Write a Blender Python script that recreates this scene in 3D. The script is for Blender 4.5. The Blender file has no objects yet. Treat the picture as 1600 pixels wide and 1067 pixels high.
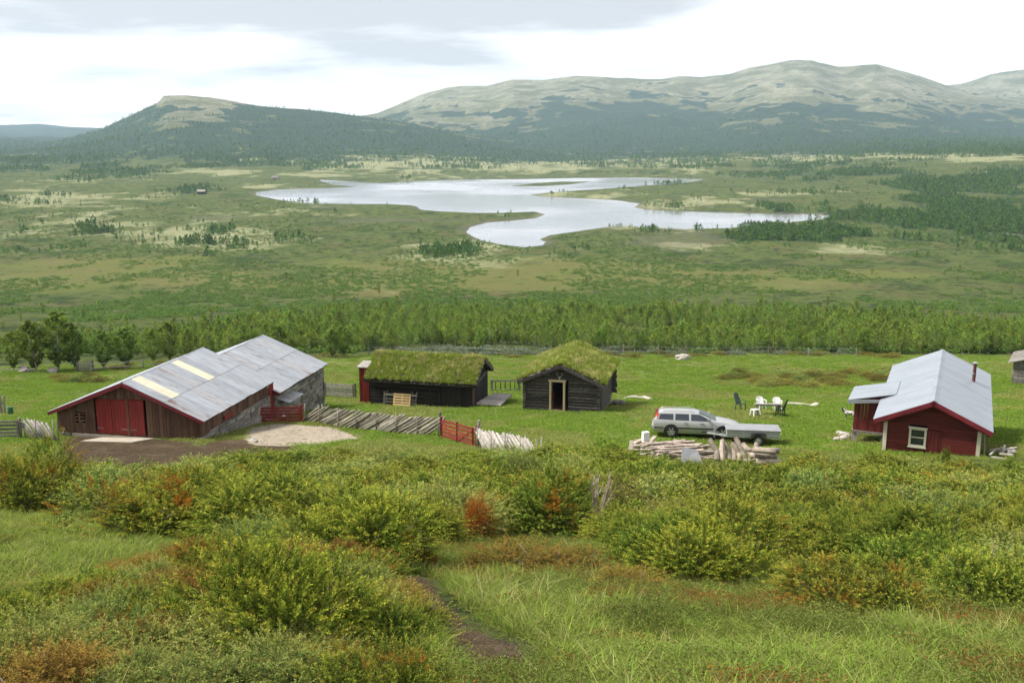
import bpy, math, random
import numpy as np
from mathutils import Vector, Matrix

random.seed(7)
RNG = np.random.default_rng(11)
S = bpy.context.scene
COL = S.collection

# ------------------------------------------------------------------ camera, sky, sun, exposure
F = 1550.0; TILT = math.radians(12.1); CZ = 65.0          # lake level is z = 0
cam_d = bpy.data.cameras.new('camera'); cam = bpy.data.objects.new('camera', cam_d); COL.objects.link(cam)
cam_d.sensor_width = 36; cam_d.lens = 36 * F / 1600; cam_d.clip_start = 0.1; cam_d.clip_end = 60000
cam.location = (0, 0, CZ); cam.rotation_euler = (math.pi / 2 - TILT, 0, 0)
S.camera = cam

SUN = Vector((-0.62, 0.05, 0.80)).normalized()
world = bpy.data.worlds.new('World'); S.world = world; world.use_nodes = True
wn = world.node_tree; wn.nodes.clear(); wl = wn.links
def W(t, **k):
    n = wn.nodes.new(t)
    for a, b in k.items(): setattr(n, a, b)
    return n
wo = W('ShaderNodeOutputWorld'); bg = W('ShaderNodeBackground'); bg.inputs['Strength'].default_value = 0.1
sky = W('ShaderNodeTexSky', sky_type='NISHITA', sun_disc=False)
sky.sun_elevation = math.asin(SUN.z); sky.sun_rotation = math.atan2(SUN.x, SUN.y); sky.altitude = 900; sky.dust_density = 2.0
tc = W('ShaderNodeTexCoord'); sep = W('ShaderNodeSeparateXYZ'); wl.new(tc.outputs['Generated'], sep.inputs[0])
zz = W('ShaderNodeMath', operation='MAXIMUM'); wl.new(sep.outputs['Z'], zz.inputs[0]); zz.inputs[1].default_value = 0.0
za_ = W('ShaderNodeMath', operation='ADD'); wl.new(zz.outputs[0], za_.inputs[0]); za_.inputs[1].default_value = 0.11
dx = W('ShaderNodeMath', operation='DIVIDE'); wl.new(sep.outputs['X'], dx.inputs[0]); wl.new(za_.outputs[0], dx.inputs[1])
dy = W('ShaderNodeMath', operation='DIVIDE'); wl.new(sep.outputs['Y'], dy.inputs[0]); wl.new(za_.outputs[0], dy.inputs[1])
cmb = W('ShaderNodeCombineXYZ'); wl.new(dx.outputs[0], cmb.inputs[0]); wl.new(dy.outputs[0], cmb.inputs[1])
cn = W('ShaderNodeTexNoise'); cn.inputs['Scale'].default_value = 0.55; cn.inputs['Detail'].default_value = 7; cn.inputs['Roughness'].default_value = 0.55
cn.inputs['Distortion'].default_value = 0.25
mp = W('ShaderNodeMapping'); mp.inputs['Location'].default_value = (3.1, 1.7, 0.4); mp.inputs['Scale'].default_value = (0.75, 1.0, 1.0)
wl.new(cmb.outputs[0], mp.inputs[0]); wl.new(mp.outputs[0], cn.inputs['Vector'])
rp = W('ShaderNodeValToRGB'); e = rp.color_ramp.elements
e[0].position = 0.34; e[0].color = (6.3, 6.3, 6.3, 1); e[1].position = 0.57; e[1].color = (2.75, 2.78, 2.9, 1)
x_ = e.new(0.48); x_.color = (4.5, 4.5, 4.55, 1)
el_ = W('ShaderNodeMath', operation='MULTIPLY_ADD'); wl.new(zz.outputs[0], el_.inputs[0]); el_.inputs[1].default_value = 0.75; el_.inputs[2].default_value = -0.085
el2 = W('ShaderNodeMath', operation='MINIMUM'); wl.new(el_.outputs[0], el2.inputs[0]); el2.inputs[1].default_value = 0.06
sm_ = W('ShaderNodeMath', operation='ADD'); wl.new(cn.outputs['Fac'], sm_.inputs[0]); wl.new(el2.outputs[0], sm_.inputs[1]); wl.new(sm_.outputs[0], rp.inputs['Fac'])
mx = W('ShaderNodeMixRGB'); mx.inputs['Fac'].default_value = 0.95
wl.new(sky.outputs[0], mx.inputs[1]); wl.new(rp.outputs[0], mx.inputs[2])
wl.new(mx.outputs[0], bg.inputs['Color']); wl.new(bg.outputs[0], wo.inputs['Surface'])

sun_d = bpy.data.lights.new('sun', 'SUN'); sun = bpy.data.objects.new('sun', sun_d); COL.objects.link(sun)
sun_d.energy = 2.7; sun_d.angle = math.radians(13); sun_d.color = (1.0, 0.95, 0.87)
sun.rotation_euler = SUN.to_track_quat('Z', 'Y').to_euler(); sun.location = (0, 0, 120)

S.view_settings.view_transform = 'Standard'; S.view_settings.look = 'None'
S.view_settings.exposure = 1.38; S.view_settings.gamma = 1.0; S.view_settings.use_curve_mapping = False
S.cycles.max_bounces = 4; S.cycles.diffuse_bounces = 2; S.cycles.glossy_bounces = 2; S.cycles.transmission_bounces = 3; S.cycles.use_adaptive_sampling = True; S.cycles.adaptive_threshold = 0.025; S.cycles.transparent_max_bounces = 8
S.cycles.volume_bounces = 1; S.cycles.use_denoising = True

# ------------------------------------------------------------------ noise, terrain function
TAB = np.random.default_rng(5).random((256, 256))
def vnoise(x, y, s=0):
    x = np.asarray(x, float) + s * 17.31; y = np.asarray(y, float) + s * 9.77
    xi = np.floor(x).astype(np.int64); yi = np.floor(y).astype(np.int64)
    fx = x - xi; fy = y - yi; fx = fx * fx * (3 - 2 * fx); fy = fy * fy * (3 - 2 * fy)
    a = TAB[xi & 255, yi & 255]; b = TAB[(xi + 1) & 255, yi & 255]
    c = TAB[xi & 255, (yi + 1) & 255]; d = TAB[(xi + 1) & 255, (yi + 1) & 255]
    return (a * (1 - fx) + b * fx) * (1 - fy) + (c * (1 - fx) + d * fx) * fy
def fbm(x, y, o=4, s=0, g=0.5):
    t = 0; a = 1.0; n = 0
    for i in range(o):
        t = t + a * vnoise(x * 2 ** i, y * 2 ** i, s + i * 3); n += a; a *= g
    return t / n - 0.5
def sstep(a, b, x):
    t = np.clip((x - a) / (b - a), 0, 1); return t * t * (3 - 2 * t)

PY = np.array([-60, 0, 10, 20, 30, 40, 50, 66, 90, 120, 160, 220, 280, 350, 450, 520, 560, 9000.])
PH = np.array([-20, 1.6, 5.1, 8.6, 11.6, 14.0, 16.2, 18.8, 23, 27.5, 34, 42, 50, 56, 61, 63.3, 64.2, 64.2])
_yy = np.linspace(-60, 1000, 10601); _hh = np.interp(_yy, PY, PH)
_k = np.ones(41) / 41; _hp = np.pad(_hh, 20, mode='edge'); _hp[:20] = _hh[0] - (_hh[1] - _hh[0]) * np.arange(20, 0, -1)
_hh = np.convolve(_hp, _k, 'valid')

def ray(px, py):
    p = (px - 800) / F; q = (533.5 - py) / F
    return np.array([p, math.cos(TILT) + q * math.sin(TILT), -math.sin(TILT) + q * math.cos(TILT)])
def to_px(x, y, z):
    z = z - CZ; dep = np.maximum(y * math.cos(TILT) - z * math.sin(TILT), 0.05); u = y * math.sin(TILT) + z * math.cos(TILT)
    return 800 + F * x / dep, 533.5 - F * u / dep
def at_z(px, py, z):
    d = ray(px, py); return d * ((z - CZ) / d[2]) + np.array([0, 0, CZ])

LAKE_PX = [(400,301),(430,297),(470,295),(520,294),(555,292),(520,289),(505,284),(500,281.5),(530,283),(570,286),(600,286.5),(640,284),(680,282),(720,281),
 (800,280.5),(900,278.5),(1000,278),(1100,280),(1085,284),(1050,288),(1000,291),(950,295),(900,298),(850,302),(830,305),(850,307.5),(900,310),(960,313),(1000,318),
 (990,324),(1010,328),(1080,331),(1150,333),(1220,335),(1270,335),(1300,338),(1280,343),(1230,348),(1180,353),(1140,357),(1070,358.5),(1015,357),(985,354),(950,355),
 (900,362),(860,368),(845,374),(855,378),(848,384),(820,386.5),(780,382),(745,374),(728,364),(735,355),(760,348),(800,345),(840,341),(850,335),(835,331),
 (780,333),(740,333),(690,331),(655,328),(650,323),(640,321),(600,319),(540,319),(480,318),(430,312),(400,305)]
LAKE = np.array([at_z(a, b, 0)[:2] for a, b in LAKE_PX])
ISLE = np.array([at_z(a, b, 0)[:2] for a, b in [(800,291),(830,287),(870,284.5),(925,284),(890,288.5),(850,291)]])
def sdist(P, x, y):
    """signed distance to a polygon, negative inside"""
    n = len(P); d = np.full(x.shape, 1e18); c = np.zeros(x.shape, bool)
    for i in range(n):
        ax, ay = P[i]; bx, by = P[(i + 1) % n]; ex, ey = bx - ax, by - ay
        t = np.clip(((x - ax) * ex + (y - ay) * ey) / (ex * ex + ey * ey + 1e-12), 0, 1)
        d = np.minimum(d, (x - ax - t * ex) ** 2 + (y - ay - t * ey) ** 2)
        if ay != by:
            c ^= ((ay > y) != (by > y)) & (x < ex * (y - ay) / ey + ax)
    d = np.sqrt(d); return np.where(c, -d, d)

def ridge_pts(pts):
    u = []; h = []
    for a, b in pts:
        d = ray(a, b); u.append(d[0] / d[1]); h.append(d[2] / d[1])
    return np.array(u), np.array(h)
RANGES = [
 (2700, 1480, 22, 0.00, ridge_pts([(-600,275),(-200,262),(0,240),(60,232),(110,218),(160,202),(200,183),(248,161),(256,151),(290,150),(330,153),(400,165),(470,171),(530,178),(600,188),(700,205),(850,232),(1000,262)])),
 (4600, 2350, 48, 0.0, ridge_pts([(300,222),(450,197),(560,180),(590,175),(620,163),(660,145),(700,135),(760,133),(800,123),(850,124),(900,119),(960,123),(1030,126),(1060,121),(1100,121),(1140,116),(1170,106),(1200,101),(1240,95),(1270,96),(1310,106),(1340,104),(1370,102),(1400,109),(1450,124),(1480,134),(1560,152),(1700,185),(1900,220),(2300,240)])),
 (5700, 3600, 45, 0.0, ridge_pts([(1200,215),(1300,180),(1400,146),(1450,137),(1500,131),(1550,115),(1600,108),(1700,100),(1900,120),(2200,150)])),
 (6600, 4700, 40, 0.0, ridge_pts([(-1200,180),(-600,188),(-200,190),(0,196),(60,195),(110,199),(160,201),(300,212),(500,235),(700,250)])),
]
def terrain(x, y):
    x = np.asarray(x, float); y = np.asarray(y, float)
    z = CZ - np.interp(y, _yy, _hh)
    near = 1 - sstep(30, 50, y)
    z = z + near * (0.35 * fbm(x / 5, y / 5, 3, 1) + 0.8 * fbm(x / 14, y / 14, 2, 2) + 0.28 * fbm(x / 1.3, y / 1.3, 2, 12)) * sstep(1, 8, np.abs(y) + np.abs(x))
    z = z + (1 - near) * (1 - sstep(150, 260, y)) * 0.22 * fbm(x / 4, y / 4, 3, 3)
    pad = np.exp(-((x - 11.0) / 5.2) ** 4 - ((y - 50.6) / 3.0) ** 4)
    z = z + pad * 0.62 * (CZ - np.interp(50.6, _yy, _hh) - z)
    far = sstep(150, 420, y)
    if np.any(far > 0):
        z = z + far * (2.2 * fbm(x / 70, y / 70, 4, 5) + 3.0 * sstep(500, 900, y) * (fbm(x / 160, y / 160, 4, 7) + 0.2))
        z = z + 26 * sstep(180, 750, x - 0.12 * (y - 700)) * sstep(480, 1400, y) + 5 * sstep(-150, -600, x) * sstep(450, 900, y)
        z = np.where(y > 1300, z + (y - 1300) * 0.006, z)
        m = (y > 380) & (y < 1700)
        if np.any(m):
            xs = x[m] if x.ndim else x; ys = y[m] if y.ndim else y
            wob = 14 * fbm(xs / 45, ys / 45, 4, 9)
            sd = sdist(LAKE, np.atleast_1d(xs), np.atleast_1d(ys))
            si = sdist(ISLE, np.atleast_1d(xs), np.atleast_1d(ys))
            sd = np.maximum(sd, -si) + wob * 0.35
            zl = np.where(sd < 0, np.maximum(sd * 0.08, -2.0) - 0.05, np.minimum(np.maximum(z[m], 0.5), 0.15 + sd * 0.07 + 0.0009 * sd ** 2))
            z[m] = zl
        u = x / np.maximum(y, 1)
        for Yr, y0, amp, _, (ru, rh) in RANGES:
            k = y > y0 * 0.8
            if not np.any(k): continue
            uk = u[k]; yk = y[k]; xk = x[k]
            rw = Yr * (1 + 0.05 * fbm(uk * 7, uk * 0 + Yr, 3, 4)); st = y0 * (1 + 0.14 * fbm(uk * 9, uk * 0 + y0, 4, 6))
            top = CZ + np.interp(uk, ru, rh) * rw
            t = (yk - st) / (rw - st); tc_ = np.clip(t, 0, 1)
            s = np.where(t <= 1, tc_ ** 1.35 * (1 - 0.12 * np.sin(tc_ * math.pi)), 1 - 0.6 * sstep(1, 1.5, t))
            base = 5 + (yk - 1300) * 0.006
            nz = fbm(xk / 420, yk / 420, 6, int(Yr) % 50, 0.55) * amp * 2.2 * np.clip(tc_ * (1 - tc_ * 0.93) * 3, 0, 1)
            nz += (np.abs(fbm(xk / 130, yk / 260, 4, 21)) * 2 - 0.3) * amp * -0.25 * np.clip(tc_ * (1 - tc_ * 0.9) * 3, 0, 1)
            zm = base + np.maximum(top - base, -5) * s + nz
            z[k] = np.where(t > 0, np.maximum(z[k], zm), z[k])
    return z
def gz(x, y): return float(terrain(np.array([float(x)]), np.array([float(y)]))[0])
def gnd(px, py, lo=1.0, hi=3000.0):
    """the point of the terrain seen at a pixel of the photograph"""
    d = ray(px, py); t = np.concatenate([np.arange(2, 150, 0.25), np.arange(150, 1500, 2.0)])
    z = terrain(d[0] * t, d[1] * t); below = np.nonzero(CZ + d[2] * t < z)[0]
    k = t[below[0]] if len(below) else t[-1]
    return Vector((d[0] * k, d[1] * k, float(terrain(np.array([d[0] * k]), np.array([d[1] * k]))[0])))

# ------------------------------------------------------------------ object helpers
def props(o, label=None, cat=None, group=None, kind=None):
    if label: o['label'] = label
    if cat: o['category'] = cat
    if group: o['group'] = group
    if kind: o['kind'] = kind
    return o
def link(name, data, mat=None, parent=None, loc=None, rz=0):
    o = bpy.data.objects.new(name, data); COL.objects.link(o)
    if mat is not None and data is not None and not data.materials: data.materials.append(mat)
    if parent: o.parent = parent
    if loc is not None: o.location = loc
    if rz: o.rotation_euler[2] = rz
    return o
def thing(name, label, cat, loc, rz=0, group=None):
    o = bpy.data.objects.new(name, None); COL.objects.link(o); o.location = loc; o.rotation_euler = (0, 0, rz)
    o.empty_display_size = 0.3
    return props(o, label, cat, group)
def sit(o, x, y, yaw, dz=0.0, r=0.6):
    """stand an object on the sloping ground, turned by yaw"""
    n = Vector((gz(x - r, y) - gz(x + r, y), gz(x, y - r) - gz(x, y + r), 2 * r)).normalized()
    fx = Vector((math.cos(yaw), math.sin(yaw), 0)); fx = (fx - n * fx.dot(n)).normalized(); fy = n.cross(fx)
    m = Matrix((fx, fy, n)).transposed().to_4x4(); m.translation = Vector((x, y, gz(x, y) + dz)); o.matrix_world = m
def npmesh(name, v, f, col=None, smooth=False, nper=3):
    v = np.asarray(v, np.float32).reshape(-1, 3); f = np.asarray(f, np.int32).reshape(-1, nper)
    me = bpy.data.meshes.new(name); me.vertices.add(len(v)); me.vertices.foreach_set('co', v.ravel())
    me.loops.add(f.size); me.loops.foreach_set('vertex_index', f.ravel())
    me.polygons.add(len(f)); me.polygons.foreach_set('loop_start', np.arange(0, f.size, nper, dtype=np.int32))
    if smooth: me.polygons.foreach_set('use_smooth', np.ones(len(f), bool))
    if col is not None:
        a = me.attributes.new('col', 'FLOAT_COLOR', 'POINT'); c = np.ones((len(v), 4), np.float32); c[:, :3] = col; a.data.foreach_set('color', c.ravel())
    me.update(calc_edges=True); return me

class MB:
    def __init__(s): s.v = []; s.f = []
    def add(s, vs, fs):
        b = len(s.v); s.v += [tuple(p) for p in vs]; s.f += [tuple(i + b for i in f) for f in fs]
        return s
    BF = [(0,3,2,1),(4,5,6,7),(0,1,5,4),(1,2,6,5),(2,3,7,6),(3,0,4,7)]
    def hexa(s, p): return s.add(p, MB.BF)        # p: bottom 4, top 4
    def box(s, x0, x1, y0, y1, z0, z1):
        return s.hexa([(x0,y0,z0),(x1,y0,z0),(x1,y1,z0),(x0,y1,z0),(x0,y0,z1),(x1,y0,z1),(x1,y1,z1),(x0,y1,z1)])
    def bar(s, p, q, w, h=None, up=(0,0,1), taper=1.0):
        p = Vector(p); q = Vector(q); h = h or w; d = (q - p).normalized(); u = Vector(up)
        if abs(d.dot(u)) > 0.98: u = Vector((0, 1, 0))
        a = d.cross(u).normalized() * w / 2; b = a.cross(d).normalized() * h / 2
        k = taper
        return s.add([p - a - b, p + a - b, p + a + b, p - a + b, q - a*k - b*k, q + a*k - b*k, q + a*k + b*k, q - a*k + b*k],
                     [(0,1,2,3),(4,7,6,5),(0,4,5,1),(1,5,6,2),(2,6,7,3),(3,7,4,0)])
    def tube(s, pts, rad, n=8, cap=True, jit=0.0):
        pts = [Vector(p) for p in pts]
        if not hasattr(rad, '__len__'): rad = [rad] * len(pts)
        b = len(s.v); ref = None
        for i, p in enumerate(pts):
            d = (pts[min(i + 1, len(pts) - 1)] - pts[max(i - 1, 0)]).normalized()
            if ref is None: ref = d.cross(Vector((0.31, 0.2, 0.93)) if abs(d.z) < 0.9 else Vector((1, 0.1, 0))).normalized()
            ref = (ref - d * ref.dot(d)).normalized(); e2 = d.cross(ref)
            for k in range(n):
                a = 2 * math.pi * k / n; r = rad[i] * (1 + random.uniform(-jit, jit))
                s.v.append(tuple(p + (ref * math.cos(a) + e2 * math.sin(a)) * r))
        for i in range(len(pts) - 1):
            for k in range(n):
                s.f.append((b + i*n + k, b + i*n + (k+1) % n, b + (i+1)*n + (k+1) % n, b + (i+1)*n + k))
        if cap:
            s.f.append(tuple(b + k for k in range(n))[::-1]); s.f.append(tuple(b + (len(pts)-1)*n + k for k in range(n)))
        return s
    def lathe(s, c, axis, prof, n=20):
        """prof: list of (along axis, radius)"""
        c = Vector(c); d = Vector(axis).normalized(); r0 = d.cross(Vector((0, 0, 1)) if abs(d.z) < .9 else Vector((1, 0, 0))).normalized(); r1 = d.cross(r0)
        b = len(s.v)
        for t, r in prof:
            for k in range(n):
                a = 2*math.pi*k/n; s.v.append(tuple(c + d*t + (r0*math.cos(a) + r1*math.sin(a))*r))
        for i in range(len(prof)-1):
            for k in range(n): s.f.append((b+i*n+k, b+i*n+(k+1)%n, b+(i+1)*n+(k+1)%n, b+(i+1)*n+k))
        return s
    def build(s, name, mat, parent=None, smooth=False, loc=None, rz=0, auto=False):
        me = bpy.data.meshes.new(name); me.from_pydata(s.v, [], s.f); me.validate()
        import bmesh
        bm = bmesh.new(); bm.from_mesh(me); bmesh.ops.recalc_face_normals(bm, faces=bm.faces); bm.to_mesh(me); bm.free()
        if smooth or auto: me.polygons.foreach_set('use_smooth', np.ones(len(me.polygons), bool))
        if auto: me.set_sharp_from_angle(angle=math.radians(35))
        return link(name, me, mat, parent, loc, rz)

# ------------------------------------------------------------------ materials
def newmat(name):
    m = bpy.data.materials.new(name); m.use_nodes = True; nt = m.node_tree; nt.nodes.clear()
    out = nt.nodes.new('ShaderNodeOutputMaterial'); return m, nt, out
def NN(nt, t, **k):
    n = nt.nodes.new(t)
    for a, b in k.items():
        if a in ('operation', 'blend_type', 'data_type', 'attribute_name', 'interpolation_type', 'clamp', 'use_clamp', 'noise_dimensions', 'wave_type', 'bands_direction'): setattr(n, a, b)
        else: n.inputs[a.replace('_', ' ')].default_value = b
    return n
def mixc(nt, fac, a, b, mode='MIX'):
    n = nt.nodes.new('ShaderNodeMixRGB'); n.blend_type = mode
    for i, x in enumerate((fac, a, b)):
        if hasattr(x, 'links') or hasattr(x, 'is_output'): nt.links.new(x, n.inputs[i])
        elif isinstance(x, (int, float)): n.inputs[i].default_value = x if i == 0 else (x, x, x, 1)
        else: n.inputs[i].default_value = (*x, 1)
    return n.outputs[0]
def mth(nt, op, a, b=None, c=None):
    n = nt.nodes.new('ShaderNodeMath'); n.operation = op
    for i, x in enumerate((a, b, c)):
        if x is None: continue
        if hasattr(x, 'is_output'): nt.links.new(x, n.inputs[i])
        else: n.inputs[i].default_value = x
    return n.outputs[0]
def maprange(nt, x, a, b, c=0.0, d=1.0):
    n = nt.nodes.new('ShaderNodeMapRange'); n.interpolation_type = 'SMOOTHSTEP'; nt.links.new(x, n.inputs[0])
    for i, v in enumerate((a, b, c, d)): n.inputs[i + 1].default_value = v
    return n.outputs[0]
def noise(nt, vec, scale, detail=4, rough=0.55, dist=0.0):
    n = nt.nodes.new('ShaderNodeTexNoise'); n.inputs['Scale'].default_value = scale; n.inputs['Detail'].default_value = detail
    n.inputs['Roughness'].default_value = rough; n.inputs['Distortion'].default_value = dist
    if vec is not None: nt.links.new(vec, n.inputs['Vector'])
    return n.outputs['Fac']
def mat(name, c1, c2=None, scale=6.0, stretch=(1, 1, 1), rough=0.8, bump=0.3, metal=0.0, rnd=0.25, spots=None, spot=(0.62, 0.7), spot_scale=3.0, spec=0.3, bdist=0.02):
    """weathered surface: two tones mixed by stretched noise, optional third tone in spots, value shifted per object"""
    m, nt, out = newmat(name); c2 = c2 or tuple(x * 0.7 for x in c1)
    t = nt.nodes.new('ShaderNodeTexCoord'); mp = nt.nodes.new('ShaderNodeMapping'); mp.inputs['Scale'].default_value = stretch
    oi = nt.nodes.new('ShaderNodeObjectInfo'); off = nt.nodes.new('ShaderNodeVectorMath'); off.operation = 'SCALE'
    nt.links.new(oi.outputs['Random'], off.inputs['Scale']); off.inputs[0].default_value = (37, 53, 71)
    ad = nt.nodes.new('ShaderNodeVectorMath'); ad.operation = 'ADD'
    nt.links.new(t.outputs['Object'], ad.inputs[0]); nt.links.new(off.outputs[0], ad.inputs[1]); nt.links.new(ad.outputs[0], mp.inputs[0])
    nz = noise(nt, mp.outputs[0], scale, 6, 0.62); nz2 = maprange(nt, nz, 0.32, 0.68)
    col = mixc(nt, nz2, c1, c2)
    if spots:
        sp = maprange(nt, noise(nt, mp.outputs[0], spot_scale, 5, 0.6), spot[0], spot[1]); col = mixc(nt, sp, col, spots)
    v = mth(nt, 'MULTIPLY_ADD', oi.outputs['Random'], 2 * rnd, 1 - rnd)
    hsv = nt.nodes.new('ShaderNodeHueSaturation'); nt.links.new(v, hsv.inputs['Value']); nt.links.new(col, hsv.inputs['Color'])
    b = nt.nodes.new('ShaderNodeBsdfPrincipled'); nt.links.new(hsv.outputs[0], b.inputs['Base Color'])
    b.inputs['Roughness'].default_value = rough; b.inputs['Metallic'].default_value = metal; b.inputs['Specular IOR Level'].default_value = spec
    if bump:
        bp = nt.nodes.new('ShaderNodeBump'); bp.inputs['Strength'].default_value = bump; bp.inputs['Distance'].default_value = bdist
        nt.links.new(noise(nt, mp.outputs[0], scale * 3, 5, 0.65), bp.inputs['Height']); nt.links.new(bp.outputs[0], b.inputs['Normal'])
    nt.links.new(b.outputs[0], out.inputs[0]); return m
def leafmat(name, hue=0.02, val=0.25, trans=0.3, tint=(1, 1, 1), sat=1.0, patch=None):
    """foliage: colour from the 'col' attribute, shifted per object, part of the light passing through"""
    m, nt, out = newmat(name); a = NN(nt, 'ShaderNodeAttribute', attribute_name='col'); oi = nt.nodes.new('ShaderNodeObjectInfo')
    col = a.outputs['Color']
    h = nt.nodes.new('ShaderNodeHueSaturation'); nt.links.new(mixc(nt, 1.0, col, tint, 'MULTIPLY'), h.inputs['Color']); h.inputs['Saturation'].default_value = sat
    nt.links.new(mth(nt, 'MULTIPLY_ADD', oi.outputs['Random'], 2 * val, 1 - val), h.inputs['Value'])
    wn_ = nt.nodes.new('ShaderNodeTexWhiteNoise'); wn_.noise_dimensions = '1D'; nt.links.new(oi.outputs['Random'], wn_.inputs['W'])
    nt.links.new(mth(nt, 'MULTIPLY_ADD', wn_.outputs['Value'], 2 * hue, 0.5 - hue), h.inputs['Hue'])
    c = h.outputs[0]
    if patch:     # rusty dead patches with their own place in the bush
        t = nt.nodes.new('ShaderNodeTexCoord'); ad = nt.nodes.new('ShaderNodeVectorMath'); ad.operation = 'ADD'; cb = nt.nodes.new('ShaderNodeCombineXYZ')
        nt.links.new(mth(nt, 'MULTIPLY', oi.outputs['Random'], 91.0), cb.inputs[0]); nt.links.new(t.outputs['Object'], ad.inputs[0]); nt.links.new(cb.outputs[0], ad.inputs[1])
        f = maprange(nt, noise(nt, ad.outputs[0], 2.0, 4, 0.65), patch[1], patch[2]); c = mixc(nt, f, c, patch[0])
    d = nt.nodes.new('ShaderNodeBsdfDiffuse'); tr = nt.nodes.new('ShaderNodeBsdfTranslucent'); ms = nt.nodes.new('ShaderNodeMixShader')
    nt.links.new(c, d.inputs[0]); nt.links.new(c, tr.inputs[0]); ms.inputs[0].default_value = trans
    nt.links.new(d.outputs[0], ms.inputs[1]); nt.links.new(tr.outputs[0], ms.inputs[2]); nt.links.new(ms.outputs[0], out.inputs[0]); return m

M = {}
M['brown_board'] = mat('brown board', (0.150, 0.078, 0.046), (0.075, 0.040, 0.025), 4, (6, 6, 0.6), rnd=0.35, spots=(0.15, 0.12, 0.09), spot=(0.6, 0.75))
M['red_paint'] = mat('red paint', (0.22, 0.022, 0.018), (0.15, 0.016, 0.014), 3, (3, 3, 0.6), rough=0.65, rnd=0.12, bump=0.15)
M['dark_red'] = mat('dark red siding', (0.150, 0.023, 0.022), (0.095, 0.015, 0.015), 3, (0.7, 0.7, 4), rough=0.6, rnd=0.28, bump=0.2)
M['red_trim'] = mat('red trim', (0.20, 0.022, 0.03), (0.13, 0.016, 0.024), 3, (1, 1, 1), rough=0.6, rnd=0.1, bump=0.1)
M['gate_red'] = mat('gate red paint', (0.24, 0.032, 0.022), (0.16, 0.022, 0.018), 5, rough=0.7, rnd=0.15, spots=(0.25, 0.12, 0.09))
M['zinc'] = mat('galvanised sheet', (0.36, 0.38, 0.41), (0.27, 0.29, 0.32), 1.6, (0.5, 2.5, 1), rough=0.5, metal=0.2, rnd=0.13, bump=0.12, spots=(0.20, 0.165, 0.14), spot=(0.55, 0.74), spot_scale=1.2)
M['rust_sheet'] = mat('rusting sheet', (0.33, 0.34, 0.36), (0.25, 0.25, 0.26), 1.6, (0.5, 2.5, 1), rough=0.6, metal=0.1, rnd=0.1, bump=0.12, spots=(0.15, 0.075, 0.05), spot=(0.52, 0.68), spot_scale=1.0)
M['cream_sheet'] = mat('cream fibreglass sheet', (0.60, 0.56, 0.42), (0.52, 0.48, 0.36), 2, rough=0.5, rnd=0.05, bump=0.05)
M['house_roof'] = mat('pale painted roof', (0.26, 0.285, 0.32), (0.20, 0.225, 0.255), 0.8, (0.5, 2.2, 1), rough=0.45, rnd=0.04, bump=0.06, spec=0.5)
M['stone'] = mat('grey stone', (0.30, 0.28, 0.25), (0.19, 0.175, 0.155), 5, rough=0.95, rnd=0.4, bump=0.5, spots=(0.38, 0.38, 0.33), spot=(0.6, 0.7))
M['pale_stone'] = mat('pale stone', (0.42, 0.39, 0.33), (0.30, 0.27, 0.23), 4, rough=0.95, rnd=0.2, bump=0.5)
M['concrete'] = mat('concrete', (0.42, 0.38, 0.30), (0.33, 0.29, 0.23), 2.5, rough=0.9, rnd=0.05, bump=0.2, spots=(0.2, 0.16, 0.12), spot=(0.66, 0.75))
M['old_log'] = mat('old dark log', (0.095, 0.082, 0.074), (0.034, 0.028, 0.026), 3, (0.8, 0.8, 7), rough=0.9, rnd=0.45, bump=0.5, spots=(0.23, 0.21, 0.195), spot=(0.52, 0.70))  # pale grey streaks paint highlights on the logs into their colour
M['tar_wood'] = mat('tarred wood', (0.028, 0.023, 0.021), (0.016, 0.013, 0.012), 3, (0.8, 0.8, 7), rough=0.85, rnd=0.4, bump=0.5, spots=(0.08, 0.07, 0.065), spot=(0.64, 0.78))
M['grey_wood'] = mat('weathered grey wood', (0.27, 0.25, 0.225), (0.155, 0.14, 0.125), 5, (1, 1, 1), rough=0.9, rnd=0.32, bump=0.4)
M['grey_green_wood'] = mat('lichened pole', (0.33, 0.30, 0.245), (0.19, 0.175, 0.135), 5, (1, 1, 1), rough=0.95, rnd=0.35, bump=0.4, spots=(0.22, 0.24, 0.13), spot=(0.58, 0.7))
M['pale_wood'] = mat('bleached wood', (0.42, 0.39, 0.35), (0.27, 0.24, 0.21), 5, (1, 1, 1), rough=0.9, rnd=0.25, bump=0.4)
M['new_wood'] = mat('fresh pine', (0.62, 0.44, 0.22), (0.52, 0.36, 0.17), 5, rough=0.7, rnd=0.08, bump=0.2)
M['frame_wood'] = mat('pale door frame', (0.62, 0.48, 0.31), (0.50, 0.38, 0.24), 4, (3, 3, 1), rough=0.7, rnd=0.08, bump=0.2)
M['pile_wood'] = mat('split timber', (0.40, 0.33, 0.27), (0.21, 0.17, 0.14), 6, rough=0.9, rnd=0.35, bump=0.5)
M['log_pale'] = mat('barkless log', (0.36, 0.305, 0.245), (0.22, 0.18, 0.14), 4, rough=0.9, rnd=0.3, bump=0.4, spots=(0.16, 0.12, 0.09), spot=(0.64, 0.74))
M['cream_paint'] = mat('cream paint', (0.66, 0.62, 0.50), (0.56, 0.52, 0.41), 4, rough=0.6, rnd=0.05, bump=0.1)
M['soil'] = mat('turf soil', (0.055, 0.045, 0.026), (0.035, 0.028, 0.018), 6, rough=1, rnd=0.1, bump=0.6, spots=(0.45, 0.42, 0.36), spot=(0.66, 0.7))
M['dark'] = mat('dark interior board', (0.03, 0.024, 0.02), None, 3, rough=0.9, rnd=0.1)
M['black'] = mat('black plastic', (0.016, 0.017, 0.018), None, 3, rough=0.55, rnd=0.05, bump=0.05)
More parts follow.
